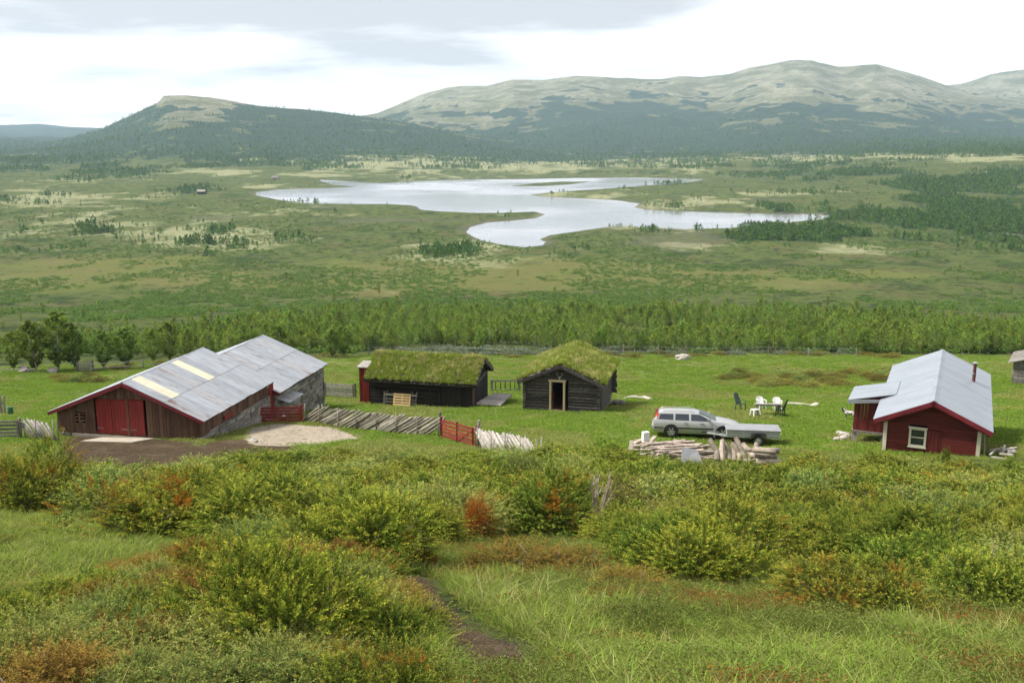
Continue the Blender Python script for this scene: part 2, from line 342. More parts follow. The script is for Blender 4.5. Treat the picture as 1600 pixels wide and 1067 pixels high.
M['rubber'] = mat('tyre rubber', (0.022, 0.022, 0.022), None, 3, rough=0.85, rnd=0.05, bump=0.1)
M['glass'] = mat('dark window glass', (0.02, 0.026, 0.034), (0.03, 0.036, 0.045), 1, rough=0.08, rnd=0.02, bump=0.0, spec=0.8)
M['screen'] = mat('windscreen glass', (0.20, 0.225, 0.24), (0.24, 0.26, 0.27), 1, rough=0.1, rnd=0.02, bump=0.0, metal=0.5, spec=0.8)  # pale half-metal base puts the sky's reflection into the glass colour
M['silver'] = mat('silver car paint', (0.47, 0.475, 0.47), (0.43, 0.435, 0.43), 2, rough=0.32, metal=0.45, rnd=0.0, bump=0.0, spec=0.6)
M['alloy'] = mat('alloy', (0.50, 0.50, 0.49), None, 4, rough=0.4, metal=0.6, rnd=0.02, bump=0.0)
M['zinc_trailer'] = mat('trailer zinc', (0.44, 0.45, 0.45), (0.35, 0.36, 0.36), 3, rough=0.5, metal=0.3, rnd=0.08, bump=0.1)
M['tarp'] = mat('grey trailer lid', (0.27, 0.275, 0.29), (0.22, 0.225, 0.24), 3, rough=0.6, rnd=0.04, bump=0.1)
M['white_plastic'] = mat('white garden plastic', (0.80, 0.80, 0.77), (0.72, 0.72, 0.69), 3, rough=0.45, rnd=0.04, bump=0.0)
M['green_plastic'] = mat('dark green plastic', (0.05, 0.075, 0.06), (0.035, 0.055, 0.045), 3, rough=0.5, rnd=0.06, bump=0.0)
M['barrel_green'] = mat('green barrel', (0.02, 0.13, 0.06), None, 3, rough=0.5, rnd=0.04, bump=0.0)
M['taillight'] = mat('tail light red', (0.42, 0.055, 0.02), (0.34, 0.04, 0.018), 5, rough=0.25, rnd=0.02, bump=0.0)
M['steel'] = mat('bright steel', (0.6, 0.6, 0.6), None, 3, rough=0.25, metal=0.9, rnd=0.02, bump=0.0)
M['fur'] = mat('black and white fur', (0.02, 0.018, 0.017), (0.015, 0.014, 0.013), 6, rough=0.9, rnd=0.0, bump=0.4, spots=(0.6, 0.58, 0.54), spot=(0.5, 0.54), spot_scale=5)
M['antler'] = mat('bleached bone', (0.52, 0.49, 0.42), None, 6, rough=0.8, rnd=0.05)
M['bark'] = mat('birch bark', (0.42, 0.40, 0.36), (0.16, 0.14, 0.12), 7, (1, 1, 2.5), rough=0.9, rnd=0.25, bump=0.3)
M['stem'] = mat('juniper stem', (0.20, 0.16, 0.125), (0.11, 0.085, 0.065), 8, rough=0.95, rnd=0.2)
M['dead_stem'] = mat('dead bleached branch', (0.46, 0.39, 0.30), (0.32, 0.26, 0.20), 8, rough=0.95, rnd=0.1)
M['rust_pipe'] = mat('rust-red stove pipe', (0.13, 0.035, 0.035), (0.09, 0.03, 0.028), 4, rough=0.7, rnd=0.05, bump=0.1)
M['juniper'] = leafmat('juniper needles', 0.022, 0.26, 0.25, tint=(2.1, 2.2, 1.45), patch=((0.25, 0.085, 0.022), 0.645, 0.73))
M['juniper_rusty'] = leafmat('juniper needles with rusty patches', 0.02, 0.18, 0.25, tint=(2.1, 2.2, 1.45), patch=((0.36, 0.13, 0.022), 0.54, 0.68))
M['juniper_dead'] = leafmat('dead juniper needles', 0.01, 0.1, 0.2, tint=(1, 1, 1))
M['birch'] = leafmat('birch leaves', 0.02, 0.24, 0.42, tint=(2.6, 2.15, 1.85))
M['willow'] = leafmat('willow leaves', 0.015, 0.15, 0.3)
M['grass'] = leafmat('grass blades', 0.015, 0.15, 0.4, tint=(1.7, 1.8, 1.45))
M['forest'] = leafmat('far tree leaves', 0.02, 0.25, 0.3, tint=(2.0, 2.0, 1.65))

# ------------------------------------------------------------------ ground
def poly_w(pts): return np.array([gnd(a, b)[:2] for a, b in pts])
DIRT = poly_w([(100,688),(170,680),(250,690),(318,696),(380,688),(420,690),(470,704),(360,712),(290,722),(215,742),(150,745),(110,735),(85,710)])
SAND = poly_w([(385,676),(402,668),(440,663),(500,667),(545,676),(568,686),(525,691),(470,695),(405,694)])
PATH = poly_w([(612,905),(650,900),(700,945),(740,975),(800,1015),(830,1064),(780,1066),(735,1030),(690,985),(640,940)])
PATH2 = poly_w([(1340,985),(1420,1000),(1500,1020),(1600,1040),(1680,1066),(1560,1060),(1480,1042),(1400,1015)])
WORN2 = poly_w([(830,676),(880,668),(960,672),(985,680),(940,690),(860,692)]); WORN3 = poly_w([(1225,676),(1290,668),(1335,676),(1345,690),(1290,700),(1235,694)])
WORN = poly_w([(470,700),(560,690),(650,686),(700,690),(750,704),(690,712),(600,706),(520,712)])

def blobs(px, py, L):
    m = np.zeros(px.shape)
    for cx, cy, rx, ry, w in L:
        m = np.maximum(m, w * np.exp(-(((px - cx) / rx) ** 2 + ((py - cy) / ry) ** 2)))
    return m
LICHEN = [(80,310,170,22,.8),(110,340,130,14,.75),(330,372,110,20,1.0),(410,385,70,10,.6),(700,390,150,18,.95),(610,395,60,10,.6),(1000,390,40,6,.6),(1090,387,70,12,1.0),
 (1350,390,130,13,.85),(470,335,160,7,.8),(560,313,60,4,.8),(330,268,60,6,1.0),(430,292,80,6,.8),(620,258,180,16,.85),(820,262,170,12,.85),(1000,255,220,14,.6),
 (940,306,90,7,.95),(1090,318,120,10,.85),(1180,300,90,10,.6),(1250,248,160,8,.8),(1450,246,170,7,.9),(980,353,45,5,1.0),(1350,296,60,9,.6),(640,295,300,3,.5),(500,275,120,6,.6),
 (60,365,80,8,.5),(200,350,120,8,.6),(780,405,90,8,.6),(1200,405,200,6,.45)]
FORESTB = [(1500,330,200,34,1.0),(1320,366,170,13,.95),(1500,290,190,26,1.0),(1330,272,160,10,.85),(1180,372,110,7,.7),(1600,360,180,30,1.),(1040,287,90,3,.7),(310,298,60,6,.6),
 (60,345,60,5,.5),(1250,280,60,6,.6),(1200,330,60,6,.45),(100,265,220,10,.7)]
BOGB = [(300,440,420,26,1.),(150,415,220,18,.8),(620,425,230,22,.9),(1000,425,200,22,.85),(1350,430,260,14,.6),(180,345,110,14,.4),(500,352,160,8,.5),(850,440,220,22,.9),(1150,435,200,20,.8)]
def treeline(px):
    return np.interp(px, [-400, 150, 190, 250, 300, 360, 420, 470, 600, 650, 700, 780, 830, 900, 1000, 1060, 1130, 1200, 1300, 1400, 1500, 1600, 2000],
                         [150, 150, 172, 180, 188, 192, 170, 150, 176, 186, 192, 196, 178, 164, 150, 158, 172, 172, 168, 176, 172, 178, 190])
def zones(x, y, z):
    px, py = to_px(x, y, z); k = y > 150
    n1 = 2.2 * fbm(x / 50, y / 90, 6, 31, .62); n2 = 2.2 * fbm(x / 16, y / 30, 5, 37, .62); n3 = 1.8 * fbm(x / 300, y / 300, 5, 41)
    lich = np.where(k, blobs(px, py, LICHEN) * 0.82 + n1 * 1.0 - 0.16 + 0.16 * sstep(480, 620, y) + n2 * 0.6, 0)
    mt = y > 1900
    nm = 1.8 * fbm(x / 90, y / 90, 6, 43, 0.66)
    lich = np.where(mt, sstep(9, -9, py - treeline(px) + n3 * 30 + nm * 105) * (0.66 + nm * 1.3), lich)
    fore = np.where(k & (y > 480), blobs(px, py, FORESTB) * .85 + n1 * 1.05 + n2 * 0.55 - 0.1, 0)
    fore = np.where((y > 1500) & (py < 266), sstep(-0.28, 0.0, n1 + n3 * 0.6 + np.clip((258 - py) / 60, -0.3, 0.6)), fore)
    shelf = blobs(px, py, LICHEN) * ((y > 1250) & (y < 2600))
    lich = np.where((y > 1250) & (y < 1900), lich + .35 * shelf, lich); fore = np.where((y > 1250) & (y < 2600), fore - 1.0 * np.clip(shelf - .25 + n2 * .5, 0, 1), fore)
    lich = np.where((y >= 1900) & (y < 2600), np.maximum(lich, 1.1 * shelf + n1 * .9 - .2), lich)
    fore = np.where(y > 3300, 1.0, fore)
    above = sstep(8, -10, py - treeline(px) + n3 * 34 + nm * 95)
    fore = np.where(mt, fore * (1 - .85 * above), fore)
    bog = np.where((y > 200) & (y < 600), blobs(px, py, BOGB) + n1 * 0.7, 0)
    return lich, fore, bog

rows = [-14.0]
while rows[-1] < 7600:
    y_ = rows[-1]; rows.append(y_ + (0.3 if y_ < 32 else 0.55 if y_ < 130 else max(0.55, 0.0058 * y_ - 0.2)))
rows = np.array(rows); NC = 640; uu = np.linspace(-1, 1, NC)
X = uu[None, :] * (26 + 0.70 * np.maximum(rows, 0))[:, None]; Y = np.repeat(rows[:, None], NC, 1)
x = X.ravel(); y = Y.ravel(); z = terrain(x, y)
lich, fore, bog = zones(x, y, z)
nn = fbm(x / 2.2, y / 2.2, 4, 51)
nearm = y < 130
def pm(P, soft, wob):
    m = np.zeros(x.shape); k = (x > P[:, 0].min() - 5) & (x < P[:, 0].max() + 5) & (y > P[:, 1].min() - 5) & (y < P[:, 1].max() + 5)
    m[k] = sstep(soft, -soft, sdist(P, x[k], y[k]) + nn[k] * wob); return m
dirt = np.maximum(pm(DIRT, 0.9, 3.2), 1.0 * np.maximum(pm(PATH, 0.2, 0.7), 0.7 * pm(PATH2, 0.3, 1.0)))
dirt = np.maximum(dirt, 0.35 * np.maximum(pm(WORN, 1.2, 2.0), .75 * np.maximum(pm(WORN2, 1.2, 3.0), pm(WORN3, 1.2, 3.0)))); sand = pm(SAND, 0.35, 2.2)
edge = 43.5 + 2.0 * fbm(x / 6, y / 6, 3, 55) + np.clip(-(x + 14) * 0.15, 0, 3)
meadow = sstep(-1.5, 1.0, y - edge) * sstep(3, -3, y - (121 - np.clip((-x - 20) * 0.5, 0, 25)) + 5 * fbm(x / 8, y / 8, 3, 57))
shore = np.zeros(x.shape); k = (y > 380) & (y < 1700); shore[k] = np.clip(1 - np.abs(z[k] - 0.1) / 0.7, 0, 1)
i = np.arange(len(rows) - 1)[:, None] * NC + np.arange(NC - 1)[None, :]
quads = np.stack([i, i + 1, i + NC + 1, i + NC], -1).reshape(-1, 4)
gme = npmesh('ground', np.stack([x, y, z], 1), quads, smooth=True, nper=4)
def attr4(me, n, *c):
    a = me.attributes.new(n, 'FLOAT_COLOR', 'POINT'); a.data.foreach_set('color', np.stack(c, 1).astype(np.float32).ravel())
attr4(gme, 'near_zones', meadow, dirt, sand, shore); attr4(gme, 'far_zones', np.clip(bog, 0, 1), np.clip(lich, 0, 1.5), np.clip(fore, 0, 1.5), np.ones(x.shape))

m, nt, out = newmat('hill ground')
L = nt.links.new
t = nt.nodes.new('ShaderNodeTexCoord'); P = t.outputs['Object']
na = NN(nt, 'ShaderNodeAttribute', attribute_name='near_zones'); fa = NN(nt, 'ShaderNodeAttribute', attribute_name='far_zones')
s1 = nt.nodes.new('ShaderNodeSeparateColor'); L(na.outputs['Color'], s1.inputs[0]); s2 = nt.nodes.new('ShaderNodeSeparateColor'); L(fa.outputs['Color'], s2.inputs[0])
nbig = noise(nt, P, 0.03, 9, 0.62); nmid = noise(nt, P, 0.35, 8, 0.6); nfine = noise(nt, P, 5.0, 6, 0.65); nspk = noise(nt, P, 0.16, 10, 0.72); nlich = noise(nt, P, 0.028, 9, 0.7)
heath = mixc(nt, maprange(nt, nmid, 0.35, 0.65), (0.066, 0.094, 0.024), (0.108, 0.126, 0.038))
heath = mixc(nt, maprange(nt, nbig, 0.5, 0.66), heath, (0.105, 0.098, 0.040)); heath = mixc(nt, maprange(nt, nlich, 0.52, 0.62), heath, (0.040, 0.064, 0.020))
heath = mixc(nt, maprange(nt, nspk, 0.51, 0.58), heath, (0.028, 0.046, 0.016)); heath = mixc(nt, maprange(nt, nspk, 0.36, 0.28), heath, (0.15, 0.145, 0.075))
bogc = mixc(nt, maprange(nt, nbig, 0.38, 0.62), (0.118, 0.136, 0.036), (0.132, 0.130, 0.044))
bogc = mixc(nt, maprange(nt, nspk, 0.55, 0.62), bogc, (0.050, 0.072, 0.022))
sepp = nt.nodes.new('ShaderNodeSeparateXYZ'); L(P, sepp.inputs[0]); high = maprange(nt, sepp.outputs['Y'], 1700, 2300)
heath = mixc(nt, high, heath, mixc(nt, maprange(nt, nlich, 0.4, 0.6), (0.12, 0.125, 0.065), (0.085, 0.098, 0.05)))
col = mixc(nt, maprange(nt, mth(nt, 'ADD', s2.outputs[0], mth(nt, 'MULTIPLY_ADD', nmid, 0.6, -0.3)), 0.25, 0.6), heath, bogc)
fc = mixc(nt, maprange(nt, nspk, 0.40, 0.62), (0.022, 0.044, 0.028), (0.038, 0.064, 0.038))
col = mixc(nt, maprange(nt, mth(nt, 'ADD', s2.outputs[2], mth(nt, 'MULTIPLY_ADD', nspk, 0.8, -0.4)), 0.38, 0.55), col, fc)
lc = mixc(nt, maprange(nt, nspk, 0.38, 0.60), (0.29, 0.29, 0.165), (0.17, 0.18, 0.085))
lc = mixc(nt, high, lc, mixc(nt, maprange(nt, nlich, 0.36, 0.62), (0.28, 0.27, 0.18), (0.15, 0.15, 0.10)))
col = mixc(nt, maprange(nt, mth(nt, 'ADD', s2.outputs[1], mth(nt, 'ADD', mth(nt, 'MULTIPLY_ADD', nspk, 1.6, -0.8), mth(nt, 'MULTIPLY_ADD', nlich, 1.5, -0.75))), 0.38, 0.74), col, lc)
mead = mixc(nt, maprange(nt, nmid, 0.36, 0.64), (0.135, 0.185, 0.036), (0.180, 0.215, 0.054))
mead = mixc(nt, maprange(nt, noise(nt, P, 0.11, 6, 0.6), 0.50, 0.66), mead, (0.175, 0.185, 0.062))
mead = mixc(nt, maprange(nt, nfine, 0.52, 0.70), mead, (0.060, 0.098, 0.020))
col = mixc(nt, s1.outputs[0], col, mead)
dc = mixc(nt, maprange(nt, nfine, 0.3, 0.7), (0.130, 0.092, 0.055), (0.062, 0.045, 0.029)); dc = mixc(nt, maprange(nt, nmid, 0.5, 0.7), dc, (0.16, 0.118, 0.075))
col = mixc(nt, maprange(nt, mth(nt, 'ADD', s1.outputs[1], mth(nt, 'MULTIPLY_ADD', nfine, 1.2, -0.6)), 0.26, 0.62), col, dc)
sc_ = mixc(nt, maprange(nt, nfine, 0.35, 0.7), (0.50, 0.43, 0.335), (0.40, 0.335, 0.255)); sc_ = mixc(nt, maprange(nt, noise(nt, P, 1.3, 6, 0.7), 0.60, 0.68), sc_, (0.13, 0.12, 0.06))
col = mixc(nt, maprange(nt, mth(nt, 'ADD', s1.outputs[2], mth(nt, 'MULTIPLY_ADD', nfine, 0.8, -0.4)), 0.35, 0.6), col, sc_)
col = mixc(nt, mth(nt, 'MULTIPLY', na.outputs['Alpha'], 0.75), col, (0.12, 0.11, 0.085))
b = nt.nodes.new('ShaderNodeBsdfPrincipled'); L(col, b.inputs['Base Color']); b.inputs['Roughness'].default_value = 1.0; b.inputs['Specular IOR Level'].default_value = 0.05
bp = nt.nodes.new('ShaderNodeBump'); bp.inputs['Strength'].default_value = 0.7; bp.inputs['Distance'].default_value = 0.12; L(nfine, bp.inputs['Height'])
bp2 = nt.nodes.new('ShaderNodeBump'); bp2.inputs['Strength'].default_value = 0.8; bp2.inputs['Distance'].default_value = 3.0; L(nspk, bp2.inputs['Height']); L(bp.outputs[0], bp2.inputs['Normal'])
bp3 = nt.nodes.new('ShaderNodeBump'); bp3.inputs['Strength'].default_value = 0.9; bp3.inputs['Distance'].default_value = 14.0; L(mth(nt, 'MULTIPLY', noise(nt, P, 0.016, 8, 0.65), high), bp3.inputs['Height']); L(bp2.outputs[0], bp3.inputs['Normal'])
L(bp3.outputs[0], b.inputs['Normal']); L(b.outputs[0], out.inputs[0])
ground = props(link('ground', gme, m), kind='structure')

# lake: one sheet a little larger than its shores, the terrain rises through it
m, nt, out = newmat('lake water'); L = nt.links.new
t = nt.nodes.new('ShaderNodeTexCoord'); mpn = nt.nodes.new('ShaderNodeMapping'); mpn.inputs['Scale'].default_value = (0.35, 1.0, 1); L(t.outputs['Object'], mpn.inputs[0])
b = nt.nodes.new('ShaderNodeBsdfPrincipled'); b.inputs['Base Color'].default_value = (0.70, 0.71, 0.73, 1); b.inputs['Metallic'].default_value = 0.8; b.inputs['IOR'].default_value = 1.333  # pale metallic base puts the glare of the sky into the water
L(maprange(nt, noise(nt, t.outputs['Object'], 0.006, 3, 0.5), 0.4, 0.65, 0.07, 0.32), b.inputs['Roughness'])
bp = nt.nodes.new('ShaderNodeBump'); bp.inputs['Strength'].default_value = 0.4; bp.inputs['Distance'].default_value = 0.2
L(noise(nt, mpn.outputs[0], 0.9, 5, 0.6), bp.inputs['Height']); L(bp.outputs[0], b.inputs['Normal']); L(b.outputs[0], out.inputs[0])
x0, y0 = LAKE.min(0) - 60; x1, y1 = LAKE.max(0) + 60
w = MB(); nx_ = 12
for a in range(nx_):
    for c in range(nx_):
        xa, xb = x0 + (x1 - x0) * a / nx_, x0 + (x1 - x0) * (a + 1) / nx_; ya, yb = y0 + (y1 - y0) * c / nx_, y0 + (y1 - y0) * (c + 1) / nx_
        w.add([(xa, ya, 0), (xb, ya, 0), (xb, yb, 0), (xa, yb, 0)], [(0, 1, 2, 3)])
props(w.build('lake', m), kind='structure')

# the hazy air of the valley: one closed box round everything
m, nt, out = newmat('valley haze'); vol = nt.nodes.new('ShaderNodeVolumePrincipled')
vol.inputs['Color'].default_value = (0.62, 0.81, 1.0, 1); vol.inputs['Density'].default_value = 0.00008; vol.inputs['Anisotropy'].default_value = 0.2
nt.links.new(vol.outputs[0], out.inputs['Volume']); m.cycles.homogeneous_volume = True
props(MB().box(-5700, 5700, -40, 7700, -6, float(z.max()) + 25).build('haze', m), label='pale blue haze hanging over the whole valley', cat='haze', kind='stuff')

# ------------------------------------------------------------------ building helpers
def jit(a): return random.uniform(-a, a)
def piece(M_, sb0, sb1, st0, st1, zb, zt, n0, n1, bulge=0.0):
    """a board or log on a wall: s along the wall, z up, n outwards; bottom and top ends may differ"""
    mb = MB()
    if bulge:
        zm = (zb + zt) / 2; m0, m1 = (sb0 + st0) / 2, (sb1 + st1) / 2; q = (zt - zb) * 0.22
        prof = [(zb, n0, sb0, sb1), (zb + 0.004, n1 - bulge, sb0, sb1), (zb + q, n1 - bulge * 0.25, sb0, sb1), (zm, n1, m0, m1), (zt - q, n1 - bulge * 0.25, st0, st1), (zt - 0.004, n1 - bulge, st0, st1), (zt, n0, st0, st1)]
        a = [M_(p[2], p[0], p[1]) for p in prof]; c = [M_(p[3], p[0], p[1]) for p in prof]; k = len(prof)
        fs = [(i, (i + 1) % k, k + (i + 1) % k, k + i) for i in range(k)] + [tuple(range(k))[::-1], tuple(range(k, 2 * k))]
        return mb.add(a + c, fs)
    return mb.hexa([M_(sb0, zb, n0), M_(sb1, zb, n0), M_(sb1, zb, n1), M_(sb0, zb, n1), M_(st0, zt, n0), M_(st1, zt, n0), M_(st1, zt, n1), M_(st0, zt, n1)])
def cut(a, b, holes):
    segs = [(a, b)]
    for h0, h1 in holes:
        nx = []
        for p, q in segs:
            if h1 <= p or h0 >= q: nx.append((p, q))
            else:
                if h0 - p > 0.03: nx.append((p, h0))
                if q - h1 > 0.03: nx.append((h1, q))
        segs = nx
    return segs
def hrows(root, name, material, M_, w, z0, top, rowh, th=0.05, holes=(), bulge=0.0, gap=0.006, ext=0.0, jn=0.008):
    """horizontal boards or logs; top(s) gives the wall height at s; holes: (s0, s1, z0, z1)"""
    zt_max = max(top(w * i / 40) for i in range(41)); z = z0
    while z < zt_max - 0.03:
        zb, zt = z + gap, min(z + rowh * (1 + jit(0.06)), zt_max)
        def span(zz):
            ok = [w * i / 200 for i in range(201) if top(w * i / 200) >= zz - 1e-6]
            return (min(ok), max(ok)) if ok else None
        a, c = span(zb), span(zt)
        if a is None: break
        if c is None: c = ((a[0] + a[1]) / 2 - 0.02, (a[0] + a[1]) / 2 + 0.02)
        hs = [(h[0], h[1]) for h in holes if h[2] < zt - 0.03 and h[3] > zb + 0.03]
        full = a[1] - a[0] > w * 0.97
        for p, q in cut(a[0], a[1], hs):
            tp = p if p != a[0] else c[0]; tq = q if q != a[1] else c[1]
            e0 = ext if (full and p == a[0]) else 0; e1 = ext if (full and q == a[1]) else 0
            k = jit(jn); piece(M_, p - e0, q + e1, max(tp, p) - e0 if tp > p else p - e0, min(tq, q) + e1, zb, zt, -th, k + 0.001, bulge).build(name, material, root)
        z = zt
def vboards(root, name, material, M_, w, z0, top, bw, th=0.03, holes=(), jn=0.007):
    s = 0.0
    while s < w - 0.02:
        e_ = min(s + bw * (1 + jit(0.15)), w); a, c = s + 0.006, e_ - 0.006
        hs = [(h[2], h[3]) for h in holes if h[0] < c - 0.03 and h[1] > a + 0.03]
        ta, tb = top(a), top(c)
        for p, q in cut(z0 + jit(0.02), min(ta, tb), hs):
            k = jit(jn); mb = MB(); last = q == min(ta, tb); za, zb = (ta, tb) if last else (q, q)
            mb.hexa([M_(a, p, -th), M_(c, p, -th), M_(c, p, k), M_(a, p, k), M_(a, za, -th), M_(c, zb, -th), M_(c, zb, k), M_(a, za, k)])
            mb.build(name, material, root)
        s = e_
def stones(root, M_, s0, s1, zb, zt, material, size=(0.25, 0.6), hgt=(0.12, 0.24), depth=0.35, name='stone'):
    """dry stone wall built of single stones; zb(s) and zt(s) give its foot and top"""
    z = min(zb(s0), zb(s1)) - 0.1; ztop = max(zt(s0), zt(s1))
    while z < ztop - 0.04:
        h = random.uniform(*hgt); s = s0 - random.uniform(0, 0.1)
        while s < s1 - 0.04:
            l = min(random.uniform(*size), s1 - s + 0.03)
            mid = s + l / 2
            if z + h > zb(mid) - 0.15 and z < zt(mid) - 0.05:
                zz = min(z + h, zt(mid)); o = jit(0.045); g = 0.012; c = lambda: jit(0.025)
                mb = MB(); a, e_ = s + g, s + l - g
                mb.hexa([M_(a + c(), z + g + c(), -depth), M_(e_ + c(), z + g + c(), -depth), M_(e_ + c(), z + g + c() * .6, o - .02), M_(a + c(), z + g + c() * .6, o - .02),
                         M_(a + c(), zz - g + c() * .4, -depth), M_(e_ + c(), zz - g + c() * .4, -depth), M_(e_ + c(), zz - g + c() * .4, o + c()), M_(a + c(), zz - g + c() * .4, o + c())])
                mb.build(name, material, root)
            s += l
        z += h
def front(w, L): return lambda s, z, n: (s, -n, z)
def right(w, L): return lambda s, z, n: (w + n, s, z)
def left(w, L): return lambda s, z, n: (-n, L - s, z)
def back(w, L): return lambda s, z, n: (w - s, L + n, z)
def foot(root_xy, yaw, z0, M_):
    c, s = math.cos(yaw), math.sin(yaw)
    def f(sv):
        p = M_(sv, 0, 0); return gz(root_xy[0] + p[0] * c + p[1] * s, root_xy[1] - p[0] * s + p[1] * c) - z0
    return f

# ------------------------------------------------------------------ barn: front building (boards, red doors) and rear building (stone)
BX, BY, BYAW, BW, BZ, BH, BR, BL = -25.0, 52.45, 0.2, 8.57, 48.7, 1.29, 3.02, 8.28
barn = thing('barn', 'long brown board barn with red double doors and patched metal roof', 'barn', (BX, BY, BZ), -BYAW)
sl = (BR - BH) / (BW / 2); gtop = lambda s: BH + sl * min(s, BW - s) - 0.02
vboards(barn, 'board', M['brown_board'], front(BW, BL), BW, -0.02, gtop, 0.2, 0.04, holes=[(2.42, 4.3, 0.06, 2.02), (4.40, 5.30, 0.06, 2.06), (1.12, 1.68, 0.56, 1.18)])
vboards(barn, 'board', M['brown_board'], right(BW, BL), BL, 0.15, lambda s: BH, 0.22, 0.04, holes=[(2.6, 3.7, 0.35, 0.62)])
vboards(barn, 'board', M['brown_board'], left(BW, BL), BL, -0.02, lambda s: BH, 0.3, 0.04)
vboards(barn, 'board', M['brown_board'], back(BW, BL), BW, 0.0, gtop, 0.3, 0.04)
MB().box(0.1, BW - 0.1, 0.1, BL - 0.1, -1.3, -0.03).build('floor', M['dark'], barn)
for u0, u1, zt in ((2.43, 3.35, 2.0), (3.37, 4.29, 2.0), (4.41, 5.29, 2.04)):
    d = MB().box(u0, u1, -0.005, 0.05, 0.07, zt).build('door', M['red_paint'], barn)
    n_ = 5
    for k in range(n_):
        MB().box(u0 + (u1 - u0) * k / n_ + 0.006, u0 + (u1 - u0) * (k + 1) / n_ - 0.006, -0.02 + jit(.004), -0.005, 0.08, zt - 0.01).build('door_board', M['red_paint'], d)
    if u0 != 3.37: MB().box(u0 + 0.02, u0 + 0.4, -0.033, -0.021, 0.34, 0.38).build('hinge', M['grey_wood'], d)
    else: MB().box(u1 - 0.4, u1 - 0.02, -0.033, -0.021, 0.34, 0.38).build('hinge', M['grey_wood'], d)
MB().box(4.30, 4.40, -0.05, 0.05, -0.02, 2.1).build('door_post', M['brown_board'], barn)
for zc in (0.68, 0.86, 1.04):
    MB().hexa([(1.10, -0.03, zc), (1.70, -0.03, zc + jit(.02)), (1.70, -0.005, zc), (1.10, -0.005, zc), (1.10, -0.03, zc + .08), (1.70, -0.03, zc + .08 + jit(.02)), (1.70, -0.005, zc + .08), (1.10, -0.005, zc + .08)]).build('window_slat', M['brown_board'], barn)
MB().box(1.36, 1.44, -0.05, -0.031, 0.58, 1.16).build('window_slat', M['brown_board'], barn)
MB().box(BW - 0.012, BW + 0.012, 2.62, 3.68, 0.36, 0.61).build('hatch', M['gate_red'], barn)
def sheet_roof(root, W_, H, R_, L_, og, oe, cols, rows_, rustmap, cream, th=0.02, plain=None):
    """two slopes of single roof sheets lying over each other"""
    s_ = (R_ - H) / (W_ / 2); roofs = []
    for side in (1, -1):
        base = MB(); k = W_ / 2 + oe; ln = math.hypot(k, k * s_); ux = k / ln; uz = -k * s_ / ln; nx_, nz_ = -uz, ux
        def at_(a, v, n): return (W_ / 2 + side * (a * ux + n * nx_), v, R_ + a * uz + n * nz_)
        base.hexa([at_(0.02, -og + .05, -.09), at_(ln - .05, -og + .05, -.09), at_(ln - .05, L_ + og - .05, -.09), at_(0.02, L_ + og - .05, -.09), at_(0.02, -og + .05, -.012), at_(ln - .05, -og + .05, -.012), at_(ln - .05, L_ + og - .05, -.012), at_(0.02, L_ + og - .05, -.012)])
        rf = base.build('roof', M['dark'], root); cw = (L_ + 2 * og) / cols; rl = ln / rows_
        for r in range(rows_):
            for c in range(cols):
                v0, v1 = -og + c * cw, -og + (c + 1) * cw + 0.03; a0, a1 = max(0, r * rl - 0.02 - (0.06 if r == 0 else 0.0)), (r + 1) * rl + (0.08 if r < rows_ - 1 else jit(0.03))
                lift = 0.012 * (rows_ - r) + 0.006 * (c % 2) + random.uniform(0, .006)
                m_ = M['cream_sheet'] if (side == 1 and (r, c) in cream) else M['rust_sheet'] if (side == 1 and (r, c) in rustmap) else M['zinc']
                if plain: m_ = plain
                mb = MB(); n_ = 10; top_ = []; bot_ = []
                for q in range(n_ + 1):
                    v = v0 + (v1 - v0) * q / n_; b_ = lift + (0.012 if q % 2 else 0)
                    top_ += [at_(a0, v, b_ + .01), at_(a1, v, b_ + .01)]; bot_ += [at_(a0, v, b_), at_(a1, v, b_)]
                o_ = len(top_); fs = []
                for q in range(n_):
                    fs += [(2*q, 2*q+1, 2*q+3, 2*q+2), (o_+2*q, o_+2*q+2, o_+2*q+3, o_+2*q+1), (2*q+1, o_+2*q+1, o_+2*q+3, 2*q+3), (2*q, 2*q+2, o_+2*q+2, o_+2*q)]
                fs += [(0, o_, o_ + 1, 1), (2*n_, 2*n_+1, o_+2*n_+1, o_+2*n_)]
                mb.add(top_ + bot_, fs).build('roof_sheet', m_, rf)
        roofs.append(rf)
        # barge board along the near gable
        bb = MB().hexa([at_(-0.02, -og - .03, -.17), at_(ln + .02, -og - .03, -.17), at_(ln + .02, -og + .04, -.17), at_(-0.02, -og + .04, -.17), at_(-0.02, -og - .03, .0), at_(ln + .02, -og - .03, .0), at_(ln + .02, -og + .04, .0), at_(-0.02, -og + .04, .0)])
        bb.build('barge_board', M['red_trim'], root)
    MB().hexa([(W_/2 - .16, -og, R_ - .05), (W_/2 + .16, -og, R_ - .05), (W_/2 + .16, L_ + og, R_ - .05), (W_/2 - .16, L_ + og, R_ - .05), (W_/2 - .02, -og, R_ + .07), (W_/2 + .02, -og, R_ + .07), (W_/2 + .02, L_ + og, R_ + .07), (W_/2 - .02, L_ + og, R_ + .07)]).build('ridge_cap', M['zinc'] if not plain else plain, roofs[0])
    return roofs
sheet_roof(barn, BW, BH, BR, BL, 0.27, 0.37, 11, 2, {(0, 4), (1, 0), (1, 3)}, {(0, 1), (0, 6)})
Mr = right(BW, BL)
stones(barn, lambda s, z, n: Mr(s, z, n + 0.12), -0.05, BL, foot((BX, BY), BYAW, BZ, Mr), lambda s: 0.16 if s < 0.6 else 0.3, M['stone'], (0.4, 1.1), (0.13, 0.26))
Mf = front(BW, BL)
MB().box(0.9, 6.2, -0.12, 0.12, -0.45, -0.03).build('sill', M['concrete'], barn)
